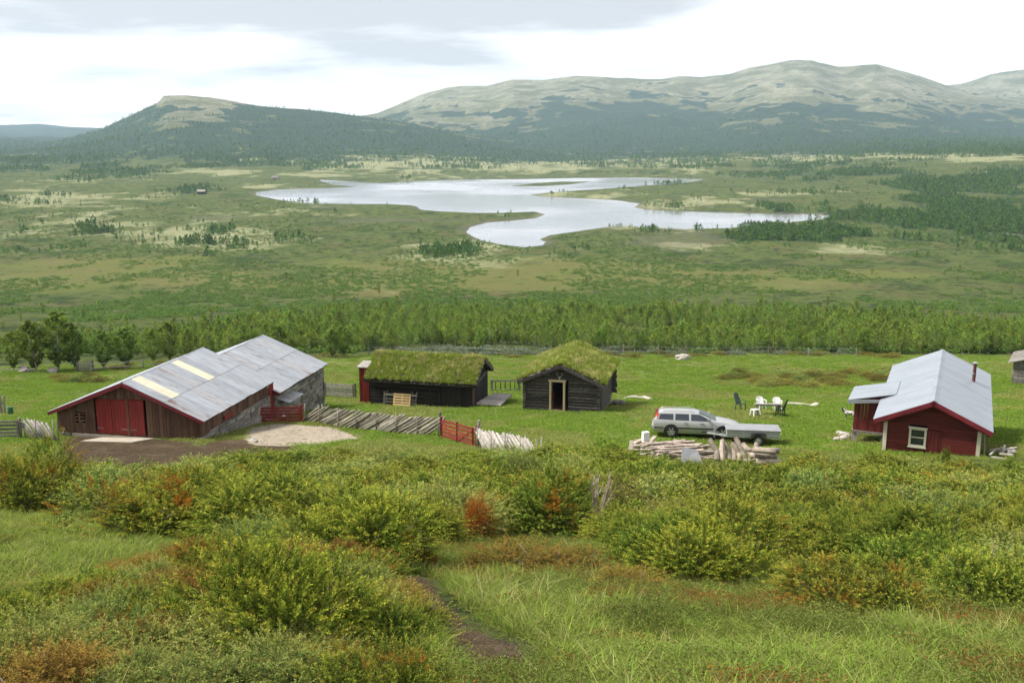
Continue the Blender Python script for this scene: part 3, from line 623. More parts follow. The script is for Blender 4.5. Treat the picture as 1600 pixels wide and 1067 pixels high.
stones(barn, Mf, 6.2, BW, lambda s: -0.5, lambda s: -0.03, M['stone'], (0.3, 0.7), (0.12, 0.2))
stones(barn, Mf, 0.0, 0.9, lambda s: -0.5, lambda s: -0.03, M['stone'], (0.3, 0.5), (0.12, 0.2))
Ml = left(BW, BL); stones(barn, Ml, 0.0, BL, foot((BX, BY), BYAW, BZ, Ml), lambda s: -0.03, M['stone'], (0.5, 1.0), (0.2, 0.35))

def frame(u, v, z=0, o=(BX, BY, BZ, BYAW)):
    c, s = math.cos(o[3]), math.sin(o[3]); return Vector((o[0] + u * c + v * s, o[1] - u * s + v * c, o[2] + z))
RW, RH, RR, RL = 8.81, 2.05, 3.77, 7.66
p = frame(-0.03, 8.95); RZ = 47.08
rear = thing('stone_barn', 'grey dry stone barn with rusty metal roof behind the board barn', 'barn', (p.x, p.y, RZ), -BYAW)
sheet_roof(rear, RW, RH, RR, RL, 0.15, 0.3, 9, 2, {(0, 7), (1, 5), (0, 2), (1, 0)}, set())
Mr = right(RW, RL); ft = foot((p.x, p.y), BYAW, RZ, Mr)
stones(rear, Mr, 0.0, RL, ft, lambda s: RH - 0.03, M['stone'], (0.35, 1.0), (0.14, 0.27))
s2_ = (RR - RH) / (RW / 2); rtop = lambda s: RH + s2_ * min(s, RW - s) - 0.03
hrows(rear, 'log', M['old_log'], back(RW, RL), RW, -0.6, rtop, 0.26, 0.1, bulge=0.05)
hrows(rear, 'log', M['old_log'], left(RW, RL), RL, -0.6, lambda s: RH, 0.26, 0.1, bulge=0.05)
vboards(rear, 'board', M['grey_wood'], front(RW, RL), RW, -0.3, rtop, 0.3, 0.04)
MB().box(0.1, RW - 0.1, 0.1, RL - 0.1, -0.9, -0.1).build('floor', M['dark'], rear)
# lean-to porch roof where the two barns meet
porch = thing('porch_roof', 'small rusty porch roof propped on a post beside the red gate', 'porch roof', frame(BW + 0.05, 8.75))
porch.rotation_euler = (0, 0, -BYAW)
po = MB().hexa([(-0.1, 0.35, -0.12), (0.95, 0.35, -0.36), (0.95, 2.55, -0.36), (-0.1, 2.55, -0.12), (-0.1, 0.35, -0.09), (0.95, 0.35, -0.33), (0.95, 2.55, -0.33), (-0.1, 2.55, -0.09)]); po.build('roof_sheet', M['rust_sheet'], porch)
for v in (0.45, 2.45): MB().box(0.82, 0.92, v - .05, v + .05, gz(*frame(BW + .9, 8.75 + v)[:2]) - BZ - .05, -0.36).build('post', M['grey_wood'], porch)
rd = thing('side_door', 'dark red plank door in the gap beside the porch', 'door', frame(BW + 0.02, 8.33), -BYAW)
dz0 = gz(*frame(BW, 8.5)[:2]) - BZ
for k in range(4): MB().box(-0.03 + jit(.004), 0.02 + jit(.004), 0.02 + k * .15, 0.16 + k * .15, dz0 + .02, 1.1).build('board', M['red_paint'], rd)
MB().box(-.06, -.031, 0.02, .62, dz0 + .5, dz0 + .62).build('cross_board', M['red_paint'], rd)

# concrete slab before the doors
sp_ = frame(4.2, -0.95); slab = MB(); c_ = []
for du, dv in ((-1.7, -0.75), (1.35, -0.85), (1.75, 0.7), (-1.3, 0.7)):
    q = frame(4.2 + du, -0.95 + dv); c_.append((q.x - sp_.x, q.y - sp_.y, gz(q.x, q.y)))
zb_ = min(c[2] for c in c_) - 0.1
slab.hexa([(a, b_, zb_) for a, b_, h in c_] + [(a, b_, max(h + 0.06, 48.42 + (0.12 if i > 1 else -0.04))) for i, (a, b_, h) in enumerate(c_)])
props(slab.build('concrete_slab', M['concrete'], loc=(sp_.x, sp_.y, 0)), 'pale worn concrete slab in front of the red barn doors', 'slab')

# ------------------------------------------------------------------ turf on roofs: single blades, seeded on both slopes
VARCOL = {}
def tuft(name, n, spread, hgt, colors, lean=0.35, width=0.008, seed=0, seg=2):
    r = np.random.default_rng(seed); a = r.random(n) * 6.283; rr = spread * np.sqrt(r.random(n))
    bx, by = rr * np.cos(a), rr * np.sin(a); h = hgt * (0.45 + 0.75 * r.random(n)); la = r.random(n) * 6.283; lm = lean * h * (0.3 + r.random(n))
    fx = r.random(n) * 6.283; wx, wy = np.cos(fx) * width, np.sin(fx) * width
    ci = r.integers(0, len(colors), n); cc = np.array(colors)[ci] * (0.75 + 0.5 * r.random((n, 1)))
    V = []; C = []; Fc = []
    for i in range(n):
        b = len(V); dx_, dy_ = math.cos(la[i]) * lm[i], math.sin(la[i]) * lm[i]
        V += [(bx[i] - wx[i], by[i] - wy[i], -0.02), (bx[i] + wx[i], by[i] + wy[i], -0.02), (bx[i] + dx_ * .35 - wx[i] * .8, by[i] + dy_ * .35 - wy[i] * .8, h[i] * .58), (bx[i] + dx_ * .35 + wx[i] * .8, by[i] + dy_ * .35 + wy[i] * .8, h[i] * .58), (bx[i] + dx_, by[i] + dy_, h[i])]
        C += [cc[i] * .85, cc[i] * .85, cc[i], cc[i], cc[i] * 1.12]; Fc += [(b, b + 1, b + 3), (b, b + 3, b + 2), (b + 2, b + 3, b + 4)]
    return npmesh(name, V, Fc, np.array(C))
def leafclump(name, n, R, H, size, colors, seed=0, aspect=0.55):
    r = np.random.default_rng(seed); a = r.random(n) * 6.283; rr = R * np.sqrt(r.random(n)); h = H * (0.1 + 0.9 * r.random(n)) * (1 - 0.5 * (rr / R) ** 2)
    p = np.stack([rr * np.cos(a), rr * np.sin(a), h], 1); d = r.normal(size=(n, 3)); d[:, 2] = np.abs(d[:, 2]) * 0.5 + 0.1; d /= np.linalg.norm(d, axis=1)[:, None]
    e_ = np.cross(d, r.normal(size=(n, 3))); e_ /= np.linalg.norm(e_, axis=1)[:, None]; s = size * (0.6 + 0.8 * r.random((n, 1)))
    V = np.stack([p, p + d * s * .5 + e_ * s * aspect * .5, p + d * s, p + d * s * .5 - e_ * s * aspect * .5], 1).reshape(-1, 3)
    q = np.arange(n)[:, None] * 4; Fc = np.concatenate([np.concatenate([q, q + 1, q + 2], 1), np.concatenate([q, q + 2, q + 3], 1)])
    c = np.array(colors)[r.integers(0, len(colors), n)] * (0.7 + 0.6 * r.random((n, 1)))
    return npmesh(name, V, Fc, np.repeat(c, 4, 0))
def variants(name, meshes, material):
    c = bpy.data.collections.new(name)
    for k, me in enumerate(meshes):
        mats = material if isinstance(material, (list, tuple)) else [material]
        if not me.materials:
            for q in mats: me.materials.append(q)
        o = bpy.data.objects.new('%s_%02d' % (name, k), me); c.objects.link(o)
    ng = bpy.data.node_groups.new('scatter_' + name, 'GeometryNodeTree')
    ng.interface.new_socket('Geometry', in_out='INPUT', socket_type='NodeSocketGeometry'); ng.interface.new_socket('Geometry', in_out='OUTPUT', socket_type='NodeSocketGeometry')
    gi = ng.nodes.new('NodeGroupInput'); go = ng.nodes.new('NodeGroupOutput'); ip = ng.nodes.new('GeometryNodeInstanceOnPoints'); ci = ng.nodes.new('GeometryNodeCollectionInfo')
    ci.inputs['Collection'].default_value = c; ci.inputs['Separate Children'].default_value = True; ci.inputs['Reset Children'].default_value = True
    def na_(n, t):
        q = ng.nodes.new('GeometryNodeInputNamedAttribute'); q.data_type = t; q.inputs['Name'].default_value = n; return q.outputs['Attribute']
    ng.links.new(gi.outputs[0], ip.inputs['Points']); ng.links.new(ci.outputs[0], ip.inputs['Instance']); ip.inputs['Pick Instance'].default_value = True
    ng.links.new(na_('kind', 'INT'), ip.inputs['Instance Index']); ng.links.new(na_('turn', 'FLOAT_VECTOR'), ip.inputs['Rotation']); ng.links.new(na_('size', 'FLOAT_VECTOR'), ip.inputs['Scale'])
    ng.links.new(ip.outputs[0], go.inputs[0]); return ng, len(meshes)
def scatter(name, P, size, var, parent=None, tilt=0.0, r=RNG, kinds=None, **pr):
    ng, nv = var; n = len(P); me = bpy.data.meshes.new(name); me.vertices.add(n); me.vertices.foreach_set('co', np.asarray(P, np.float32).ravel())
    k = kinds if kinds is not None else r.integers(0, nv, n)
    a = me.attributes.new('kind', 'INT', 'POINT'); a.data.foreach_set('value', np.asarray(k, np.int32))
    rot = np.stack([r.normal(0, tilt, n) if tilt else np.zeros(n), r.normal(0, tilt, n) if tilt else np.zeros(n), r.random(n) * 6.283], 1)
    a = me.attributes.new('turn', 'FLOAT_VECTOR', 'POINT'); a.data.foreach_set('vector', rot.astype(np.float32).ravel())
    sz = np.asarray(size, float); sz = np.repeat(sz[:, None], 3, 1) if sz.ndim == 1 else sz
    a = me.attributes.new('size', 'FLOAT_VECTOR', 'POINT'); a.data.foreach_set('vector', sz.astype(np.float32).ravel())
    o = link(name, me, None, parent); md = o.modifiers.new('scatter', 'NODES'); md.node_group = ng
    return props(o, kind='stuff', **pr)

G_GREEN = [(0.118, 0.162, 0.030), (0.090, 0.132, 0.024), (0.145, 0.178, 0.042)]
G_TURF = [(0.16, 0.185, 0.04), (0.21, 0.20, 0.075), (0.115, 0.155, 0.03), (0.27, 0.235, 0.12)]
turf_var = variants('roof_turf', [tuft('roof_turf', 26, 0.13, 0.16, G_TURF, 0.6, 0.010, 60 + k) for k in range(3)] + [tuft('roof_turf', 26, 0.13, 0.14, [(0.15, 0.18, 0.035), (0.12, 0.165, 0.03), (0.19, 0.18, 0.035)], 0.6, 0.011, 70 + k) for k in range(3)] +
                    [tuft('roof_turf', 22, 0.15, 0.24, [(0.33, 0.28, 0.15), (0.26, 0.235, 0.11), (0.2, 0.2, 0.07)], 0.7, 0.009, 80 + k) for k in range(2)], M['grass'])
def sod(root, corners_list, bed=0.2, dens=75, straw=0.3):
    """turf bed and its grass on each slope: corners are ridge0, ridge1, eave1, eave0 in the house's own space"""
    for cs in corners_list:
        cs = [Vector(c) for c in cs]; n = (cs[1] - cs[0]).cross(cs[3] - cs[0]).normalized()
        if n.z < 0: n = -n
        nb = 14; na_ = 10; top_ = []; bot_ = []
        for a in range(na_ + 1):
            for b_ in range(nb + 1):
                e0 = cs[0].lerp(cs[1], b_ / nb); e1 = cs[3].lerp(cs[2], b_ / nb); q = e0.lerp(e1, a / na_)
                edge_ = 0.0 if (0 < a and 0 < b_ < nb and a < na_) else 0.07
                top_.append(q + n * (bed + jit(0.035) - edge_)); bot_.append(q)
        w_ = nb + 1; o_ = len(top_); fs = []
        for a in range(na_):
            for b_ in range(nb):
                k = a * w_ + b_; fs += [(k, k + 1, k + w_ + 1, k + w_), (o_ + k, o_ + k + w_, o_ + k + w_ + 1, o_ + k + 1)]
        ring = [b_ for b_ in range(nb)] + [a * w_ + nb for a in range(na_)] + [na_ * w_ + b_ for b_ in range(nb, 0, -1)] + [a * w_ for a in range(na_, 0, -1)]
        for q in range(len(ring)): a, c = ring[q], ring[(q + 1) % len(ring)]; fs.append((a, o_ + a, o_ + c, c))
        t_ = MB().add(top_ + bot_, fs).build('turf_bed', M['soil'], root, smooth=False)
        area = (cs[1] - cs[0]).length * (cs[3] - cs[0]).length; N = int(area * dens)
        a = RNG.random(N); b_ = RNG.random(N); c4 = np.array([list(c) for c in cs])
        Pp = (c4[0][None] * (1 - b_)[:, None] + c4[1][None] * b_[:, None]) * (1 - a)[:, None] + (c4[3][None] * (1 - b_)[:, None] + c4[2][None] * b_[:, None]) * a[:, None]
        Pp = Pp + np.array(n)[None] * (bed - 0.03)
        ns = fbm(Pp[:, 0] / 1.1, Pp[:, 1] / 1.1 + Pp[:, 2], 3, 61)
        kd = np.where(ns > 0.06 - straw * 0.1, RNG.integers(0, 3, N), RNG.integers(3, 6, N)); kd = np.where(RNG.random(N) < 0.06 + (ns > 0.12) * straw * 0.6, RNG.integers(6, 8, N), kd)
        scatter('turf_grass', Pp, 0.75 + 0.6 * RNG.random(N), turf_var, root, 0.25, kinds=kd)

# ------------------------------------------------------------------ long turf-roofed cowshed
SX, SY, SYAW, SL, SZ, SH, SR, SW = -10.04, 68.08, 0.22, 7.49, 46.02, 1.83, 2.99, 4.34
shed = thing('cowshed', 'long low black timber cowshed under a thick green turf roof', 'shed', (SX, SY, SZ), -SYAW)
stop = lambda s: SH + (SR - SH) / (SW / 2) * min(s, SW - s) - 0.05
F_ = lambda s, z, n: (s, -n, z)
hrows(shed, 'log', M['tar_wood'], F_, 5.1, -0.05, lambda s: SH - 0.05, 0.2, 0.12, bulge=0.05, ext=0.0)
vboards(shed, 'board', M['tar_wood'], lambda s, z, n: (5.12 + s, -n, z), SL - 5.15, -0.1, lambda s: SH - 0.05, 0.19, 0.04)
R_ = lambda s, z, n: (SL + n, s, z)
vboards(shed, 'board', M['red_paint'], R_, 0.62, -0.15, lambda s: SH + 0.2, 0.16, 0.04)
vboards(shed, 'board', M['tar_wood'], lambda s, z, n: R_(s + 0.66, z, n), SW - 0.66, -0.6, lambda s: stop(s + 0.66), 0.24, 0.04)
vboards(shed, 'board', M['tar_wood'], lambda s, z, n: (-n, SW - s, z), SW, -0.6, stop, 0.25, 0.04)
vboards(shed, 'board', M['tar_wood'], lambda s, z, n: (SL - s, SW + n, z), SL, -0.9, lambda s: SH - .05, 0.3, 0.04)
MB().bar((SL + .05, 0.8, 1.5), (SL + .05, 3.9, 1.72), 0.05, 0.1).build('rail', M['grey_wood'], shed)
MB().bar((SL + .07, 1.0, -0.2), (SL + .07, 4.1, -0.55), 0.06, 0.14).build('rail', M['grey_wood'], shed)
MB().bar((SL + .04, -0.04, -0.2), (SL + .04, -0.04, SH - .1), 0.1).build('corner_post', M['old_log'], shed)
MB().bar((5.1, -0.06, -0.1), (5.1, -0.06, SH - .1), 0.12).build('wall_post', M['tar_wood'], shed)
MB().box(.1, SL - .1, .1, SW - .1, -1.0, -0.1).build('floor', M['dark'], shed)
og, oe = 0.3, 0.36; ss = (SR - SH) / (SW / 2); ez = SH - ss * oe
sod(shed, [[(-og, SW/2, SR), (SL + og, SW/2, SR), (SL + og, -oe, ez), (-og, -oe, ez)], [(-og, SW/2, SR), (SL + og, SW/2, SR), (SL + og, SW + oe, ez), (-og, SW + oe, ez)]], 0.24, 85, 0.25)
MB().bar((-og, -oe - .03, ez - .01), (SL + og, -oe - .03, ez - .01), 0.09, 0.13).build('eave_board', M['tar_wood'], shed)
for k in range(26):
    u = random.uniform(-.2, SL + .1); MB().box(u, u + random.uniform(.05, .22), -oe - .085, -oe - .075, ez + .03 + jit(.02), ez + .06 + jit(.02)).build('birch_bark', M['pale_wood'], shed)
for a, c in (((SL + og + .03, -oe, ez), (SL + og + .03, SW/2, SR)), ((SL + og + .03, SW + oe, ez), (SL + og + .03, SW/2, SR))):
    MB().bar(a, c, 0.07, 0.26).build('barge_board', M['old_log'], shed)
for k in range(2): MB().bar((SL - .3, SW/2 * k * 2 + (0.02 if k == 0 else -.02), SH - .1), (SL + .42, SW/2 * k * 2 + (0.02 if k == 0 else -.02), SH - .1), 0.16).build('purlin', M['old_log'], shed)
MB().bar((SL - .3, SW/2, SR - .16), (SL + .45, SW/2, SR - .16), 0.18).build('purlin', M['old_log'], shed)

def sframe(u, v, z=0): return frame(u, v, z, (SX, SY, SZ, SYAW))
priv = thing('privy', 'narrow red board outhouse built against the turf-roofed cowshed', 'outhouse', sframe(-1.12, 0.75), -SYAW)
for nm, Mp, w_ in (('f', lambda s, z, n: (s, -n, z), 0.72), ('l', lambda s, z, n: (-n, 1.2 - s, z), 1.2), ('b', lambda s, z, n: (0.72 - s, 1.2 + n, z), 0.72), ('r', lambda s, z, n: (0.72 + n, s, z), 1.2)):
    vboards(priv, 'board', M['red_paint'], Mp, w_, -0.4, lambda s: 2.3, 0.15, 0.03)
MB().hexa([(-.15, -.15, 2.28), (.85, -.15, 2.28), (.85, 1.35, 2.42), (-.15, 1.35, 2.42), (-.15, -.15, 2.35), (.85, -.15, 2.35), (.85, 1.35, 2.49), (-.15, 1.35, 2.49)]).build('roof', M['grey_wood'], priv)
MB().box(-.15, .85, -.25, 1.2, -.75, -.4).build('foundation_stone', M['stone'], priv)

ramp = thing('ramp', 'weathered plank ramp leading up to the end of the cowshed', 'ramp', sframe(SL + 0.15, 0.35), -SYAW)
for k in range(10):
    v0 = k * 0.3; g1 = gz(*sframe(SL + 1.9, 0.35 + v0)[:2]) - SZ; h0 = 0.5 + .02 * k
    # planks run across, from the wall down to the grass
    MB().hexa([(0.0 + .05 * k, v0, g1 + .02 + .05 * k), (1.75 + .02 * k, v0 + .02, g1 + .0 + .05 * k), (1.75 + .02 * k, v0 + .28, g1 + .05 + .05 * k), (0.0 + .05 * k, v0 + .28, g1 + .07 + .05 * k),
               (0.0 + .05 * k, v0, g1 + .08 + .05 * k), (1.75 + .02 * k, v0 + .02, g1 + .06 + .05 * k + jit(.01)), (1.75 + .02 * k, v0 + .28, g1 + .11 + .05 * k), (0.0 + .05 * k, v0 + .28, g1 + .13 + .05 * k)]).build('plank', M['pale_wood'], ramp)
for u in (0.3, 1.45): MB().bar((u, 0, gz(*sframe(SL + u, .4)[:2]) - SZ - .02), (u, 2.9, gz(*sframe(SL + 1.9, 3.2)[:2]) - SZ + .42), .1).build('beam', M['old_log'], ramp)

# leaning pallet and the grey frame behind it
pal = thing('pallet', 'yellow pine pallet leaning on the cowshed wall', 'pallet', sframe(1.85, -0.55), -SYAW); g0 = gz(*sframe(2.5, -.55)[:2]) - SZ
def lean(a, h): return (a, -0.02 + h * 0.25, g0 + 0.02 + h * 0.95)
for k in range(5):
    h = 0.04 + k * 0.185; MB().hexa([lean(0, h), lean(1.25, h), tuple(np.add(lean(1.25, h), (0, .02, .0))), tuple(np.add(lean(0, h), (0, .02, 0))), lean(0, h + .11), lean(1.25, h + .11), tuple(np.add(lean(1.25, h + .11), (0, .02, 0))), tuple(np.add(lean(0, h + .11), (0, .02, 0)))]).build('slat', M['new_wood'], pal)
for a in (0.0, 0.58, 1.16):
    p0, p1 = Vector(lean(a + .045, 0.02)) + Vector((0, .06, 0)), Vector(lean(a + .045, .90)) + Vector((0, .06, 0)); MB().bar(p0, p1, .09, .07, up=(0, 1, 0)).build('bearer', M['new_wood'], pal)
fr = thing('hay_rack', 'weathered grey wooden rack standing behind the yellow pallet', 'rack', sframe(1.0, -0.3), -SYAW); g0 = gz(*sframe(2.2, -.3)[:2]) - SZ
for a, b_ in ((0.1, 0.06), (0.33, 0.14), (2.15, 2.25), (2.52, 2.35)): MB().bar((b_, 0.08, g0 - .05), (a, 0.14, g0 + 1.02 + jit(.06)), .09, .07).build('post', M['grey_wood'], fr)
for h in (0.25, 0.5, 0.78): MB().bar((0.1, 0.02, g0 + h + jit(.03)), (2.5, 0.02, g0 + h + jit(.04)), .04, .13).build('rail', M['grey_wood'], fr)

# ------------------------------------------------------------------ log cabin with turf roof and open door
CX, CY, CYAW, CW, CZ0, CH, CR, CL = 0.75, 64.51, 0.23, 5.22, 46.49, 2.08, 3.22, 6.3
cab = thing('log_cabin', 'dark old log cabin with mossy turf roof and open doorway', 'cabin', (CX, CY, CZ0), -CYAW)
ctop = lambda s: CH + (CR - CH) / (CW / 2) * min(s, CW - s) - 0.06
F_ = front(CW, CL)
hrows(cab, 'log', M['old_log'], lambda s, z, n: F_(s + .22, z, n), CW - .44, 0.0, lambda s: ctop(s + .22), 0.215, 0.14, holes=[(1.80, 2.86, 0.12, 2.02)], bulge=0.07, jn=.015)
for s0 in (0.0, CW - .2):
    zz_ = 0.02
    while zz_ < CH - .1:
        MB().box(s0 + jit(.015), s0 + .2 + jit(.015), -.14 + jit(.04), .06, zz_ + .012, zz_ + .2).build('log_end', M['old_log'], cab); zz_ += .215
for Mw in (right(CW, CL), left(CW, CL)):
    if Mw(0, 0, 0)[0] > 1: vboards(cab, 'board', M['old_log'], lambda s, z, n: Mw(s + .08, z, n + .03), 4.3, -0.25, lambda s: CH - .05, 0.2, 0.04); hrows(cab, 'log', M['old_log'], lambda s, z, n: Mw(s + 4.42, z, n), CL - 4.42, -.1, lambda s: CH - .05, .215, .14, bulge=.07, ext=.0)
    else: hrows(cab, 'log', M['old_log'], Mw, CL, -.1, lambda s: CH - .05, .215, .14, bulge=.07, ext=.1)
zz_ = -.1
while zz_ < CH - .1:
    MB().box(CW - .02, CW + .30 + jit(.06), CL - .22, CL - .02, zz_ + .01, zz_ + .2).build('log_end', M['old_log'], cab); zz_ += .215
hrows(cab, 'log', M['old_log'], back(CW, CL), CW, -.1, ctop, .215, .14, bulge=.07)
MB().box(.15, CW - .15, .15, CL - .15, -.06, 0.10).build('floor', M['brown_board'], cab)
df = thing_frame = MB()
df.box(1.80, 1.93, -.10, .10, .10, 2.06).box(2.73, 2.86, -.10, .10, .10, 2.06).box(1.74, 2.92, -.12, .10, 2.06, 2.20).box(1.76, 2.90, -.14, .16, .03, .10)
df.build('door_frame', M['frame_wood'], cab)
dd = MB().box(1.96, 2.01, .16, .92, .13, 1.15).build('half_door', M['red_paint'], cab)
MB().box(2.012, 2.02, .20, .88, .3, .38).build('door_batten', M['red_paint'], dd)
an = MB()
an.tube([(2.45, -.06, 2.38), (2.36, -.10, 2.50), (2.30, -.12, 2.62), (2.37, -.12, 2.72)], [.02, .018, .014, .008], 6).tube([(2.53, -.06, 2.38), (2.62, -.10, 2.50), (2.68, -.12, 2.62), (2.62, -.12, 2.72)], [.02, .018, .014, .008], 6).tube([(2.33, -.11, 2.56), (2.24, -.13, 2.64)], [.014, .006], 6).tube([(2.65, -.11, 2.56), (2.74, -.13, 2.64)], [.014, .006], 6)
an.tube([(2.49, -.04, 2.40), (2.49, -.09, 2.32), (2.49, -.12, 2.22)], [.06, .055, .03], 8)
props(an.build('antlers', M['antler'], loc=(CX, CY, CZ0), rz=-CYAW), 'pale reindeer skull with antlers nailed above the cabin door', 'antlers')
og, oe = .32, .3; cs_ = (CR - CH) / (CW / 2); ez = CH - cs_ * oe
sod(cab, [[(CW/2, -og, CR), (CW/2, CL + og, CR), (CW + oe, CL + og, ez), (CW + oe, -og, ez)], [(CW/2, -og, CR), (CW/2, CL + og, CR), (-oe, CL + og, ez), (-oe, -og, ez)]], .22, 85, .45)
for sgn in (1, -1):
    a, c = Vector((CW/2, -og - .03, CR - .03)), Vector((CW/2 + sgn * (CW/2 + oe + .03), -og - .03, ez - .03)); MB().bar(a, c, .08, .2).build('barge_board', M['old_log'], cab)
    for k in range(16):
        t_ = random.uniform(.05, .98); q = a.lerp(c, t_) + Vector((0, .02, .15)); MB().box(q.x - .05, q.x + .05 + random.uniform(0, .1), q.y - .02, q.y + .02, q.z - .012, q.z + .012).build('birch_bark', M['pale_wood'], cab)
for u in (0.1, CW / 2, CW - .1):
    MB().bar((u, -.3, ctop(u) - .06), (u, .5, ctop(u) - .06), .17).build('purlin', M['old_log'], cab)
for Mw, a, b_ in ((right(CW, CL), 0, CL), (front(CW, CL), 0, CW)):
    stones(cab, lambda s, z, n: Mw(s, z, n - .03), a, b_, foot((CX, CY), CYAW, CZ0, Mw), lambda s: -.03 if Mw(0, 0, 0)[0] < 1 else -.1, M['stone'], (.3, .7), (.15, .3))
def cframe(u, v, z=0): return frame(u, v, z, (CX, CY, CZ0, CYAW))
def boulder(name, px=None, xy=None, s=(.4, .3, .2), label='', cat='stone', group=None, material='stone', seed=0, sink=.25):
    r = random.Random(seed); g = gnd(*px) if px else Vector((xy[0], xy[1], gz(*xy))); mb = MB(); n = 9
    rings = [(-.9, .5), (-.5, .9), (0, 1.0), (.45, .86), (.8, .5)]; vs = []
    for h, q in rings:
        for k in range(n):
            a = 6.283 * k / n; f = q * (1 + r.uniform(-.16, .16)); vs.append((s[0] * f * math.cos(a), s[1] * f * math.sin(a), s[2] * (h + r.uniform(-.12, .12))))
    vs += [(0, 0, -s[2]), (0, 0, s[2] * (.95))]; fs = []
    for i in range(4):
        for k in range(n): fs.append((i*n + k, i*n + (k+1) % n, (i+1)*n + (k+1) % n, (i+1)*n + k))
    for k in range(n): fs.append((k, 5*n, (k+1) % n)); fs.append((4*n + k, 4*n + (k+1) % n, 5*n + 1))
    o = mb.add(vs, fs).build(name, M[material], loc=(g.x, g.y, g.z + s[2] * (1 - 2 * sink)), rz=r.uniform(0, 3))
    return props(o, label, cat, group)
for k in range(7):
    q = cframe(CW + .25 + random.uniform(0, .7), 4.6 + random.uniform(0, 1.8))
    boulder('foundation_stone', xy=(q.x, q.y), s=(random.uniform(.22, .4), .28, .2), label='grey stone heaped at the back right corner of the log cabin', group='stones at the cabin corner', seed=k, sink=.15)

# ------------------------------------------------------------------ red house with pale roof
HX, HY, HYAW, HW, HZ, HH, HR, HL = 18.074, 46.187, 0.431, 4.217, 49.488, 2.057, 3.021, 11.312
hs = thing('red_house', 'small dark red board house with pale blue-grey metal roof', 'house', (HX, HY, HZ), -HYAW)
hsl = (HR - HH) / (HW / 2); htop = lambda s: HH + hsl * min(s, HW - s) - .03
hrows(hs, 'siding_board', M['dark_red'], front(HW, HL), HW, -.02, htop, .17, .05, holes=[(1.12, 1.90, .58, 1.53), (1.93, 2.58, -.1, 1.42)], jn=.012, gap=.01)
hrows(hs, 'siding_board', M['dark_red'], right(HW, HL), HL, -.02, lambda s: HH, .17, .05, jn=.01, gap=.01)
hrows(hs, 'siding_board', M['dark_red'], left(HW, HL), HL, -.02, lambda s: HH, .17, .05, jn=.01, gap=.01)
hrows(hs, 'siding_board', M['dark_red'], back(HW, HL), HW, -.02, htop, .17, .05, jn=.01, gap=.01)
vboards(hs, 'hatch_board', M['dark_red'], lambda s, z, n: (s + 1.93, -n, z), .65, -.02, lambda s: 1.42, .16, .03)
MB().box(1.90, 2.62, -.05, -.01, 1.425, 1.475).build('hatch_lintel', M['dark_red'], hs)
for s0, s1 in ((-.04, .13), (HW - .13, HW + .04)):
    MB().box(s0, s1, -.06, -.014, -.1, HH - .12).build('corner_board', M['cream_paint'], hs)
MB().box(HW + .014, HW + .05, -.02, .14, -.1, HH - .12).build('corner_board', M['cream_paint'], hs)
wnd = MB().box(1.12, 1.22, -.07, .0, .58, 1.53).box(1.80, 1.90, -.07, .0, .58, 1.53).box(1.222, 1.798, -.07, .0, .58, .68).box(1.222, 1.798, -.07, .0, 1.43, 1.53).box(1.09, 1.93, -.1, -.072, .54, .60).box(1.09, 1.93, -.1, -.072, 1.50, 1.58).box(1.222, 1.798, -.055, -.015, 1.03, 1.08).build('window', M['cream_paint'], hs)
for a, b_ in ((.682, 1.028), (1.082, 1.428)): MB().box(1.223, 1.797, -.03, -.02, a, b_).build('pane', M['glass'], wnd)
MB().box(.1, HW - .1, .1, HL - .1, -.1, -.03).build('floor', M['dark'], hs)
og, oe = .45, .508; ez = HH - hsl * oe; ln = math.hypot(HW/2 + oe, (HW/2 + oe) * hsl)
for sgn in (1, -1):
    ux, uz = (HW/2 + oe) / ln, -(HW/2 + oe) * hsl / ln
    def at_(a, v, n): return (HW/2 + sgn * (a * ux - n * uz), v, HR + a * uz + n * ux)
    MB().hexa([at_(0.0, -og + .06, -.1), at_(ln - .04, -og + .06, -.1), at_(ln - .04, HL + og, -.1), at_(0, HL + og, -.1), at_(0, -og + .06, -.01), at_(ln - .04, -og + .06, -.01), at_(ln - .04, HL + og, -.01), at_(0, HL + og, -.01)]).build('soffit', M['dark_red'], hs)
    rf = MB(); n_ = 60; T_ = []; B_ = []
    for q in range(n_ + 1):
        v = -og + (HL + 2 * og) * q / n_; b_ = .012 if q % 2 else 0
        T_ += [at_(0, v, .01 + b_), at_(ln, v, .01 + b_)]; B_ += [at_(0, v, -.005 + b_), at_(ln, v, -.005 + b_)]
    o_ = len(T_); fs = []
    for q in range(n_): fs += [(2*q, 2*q+1, 2*q+3, 2*q+2), (o_+2*q, o_+2*q+2, o_+2*q+3, o_+2*q+1), (2*q+1, o_+2*q+1, o_+2*q+3, 2*q+3)]
    fs += [(0, o_, o_+1, 1), (2*n_, 2*n_+1, o_+2*n_+1, o_+2*n_)]
    rf.add(T_ + B_, fs).build('roof_panel', M['house_roof'], hs)
    MB().hexa([at_(-.03, -og - .03, -.20), at_(ln + .02, -og - .03, -.20), at_(ln + .02, -og + .05, -.20), at_(-.03, -og + .05, -.20), at_(-.03, -og - .03, -.005), at_(ln + .02, -og - .03, -.005), at_(ln + .02, -og + .05, -.005), at_(-.03, -og + .05, -.005)]).build('barge_board', M['red_trim'], hs)
    MB().hexa([at_(0.02, -og + .055, -.28), at_(ln - .02, -og + .055, -.28), at_(ln - .02, -og + .09, -.28), at_(.02, -og + .09, -.28), at_(.02, -og + .055, -.11), at_(ln - .02, -og + .055, -.11), at_(ln - .02, -og + .09, -.11), at_(.02, -og + .09, -.11)]).build('barge_board', M['red_trim'], hs)
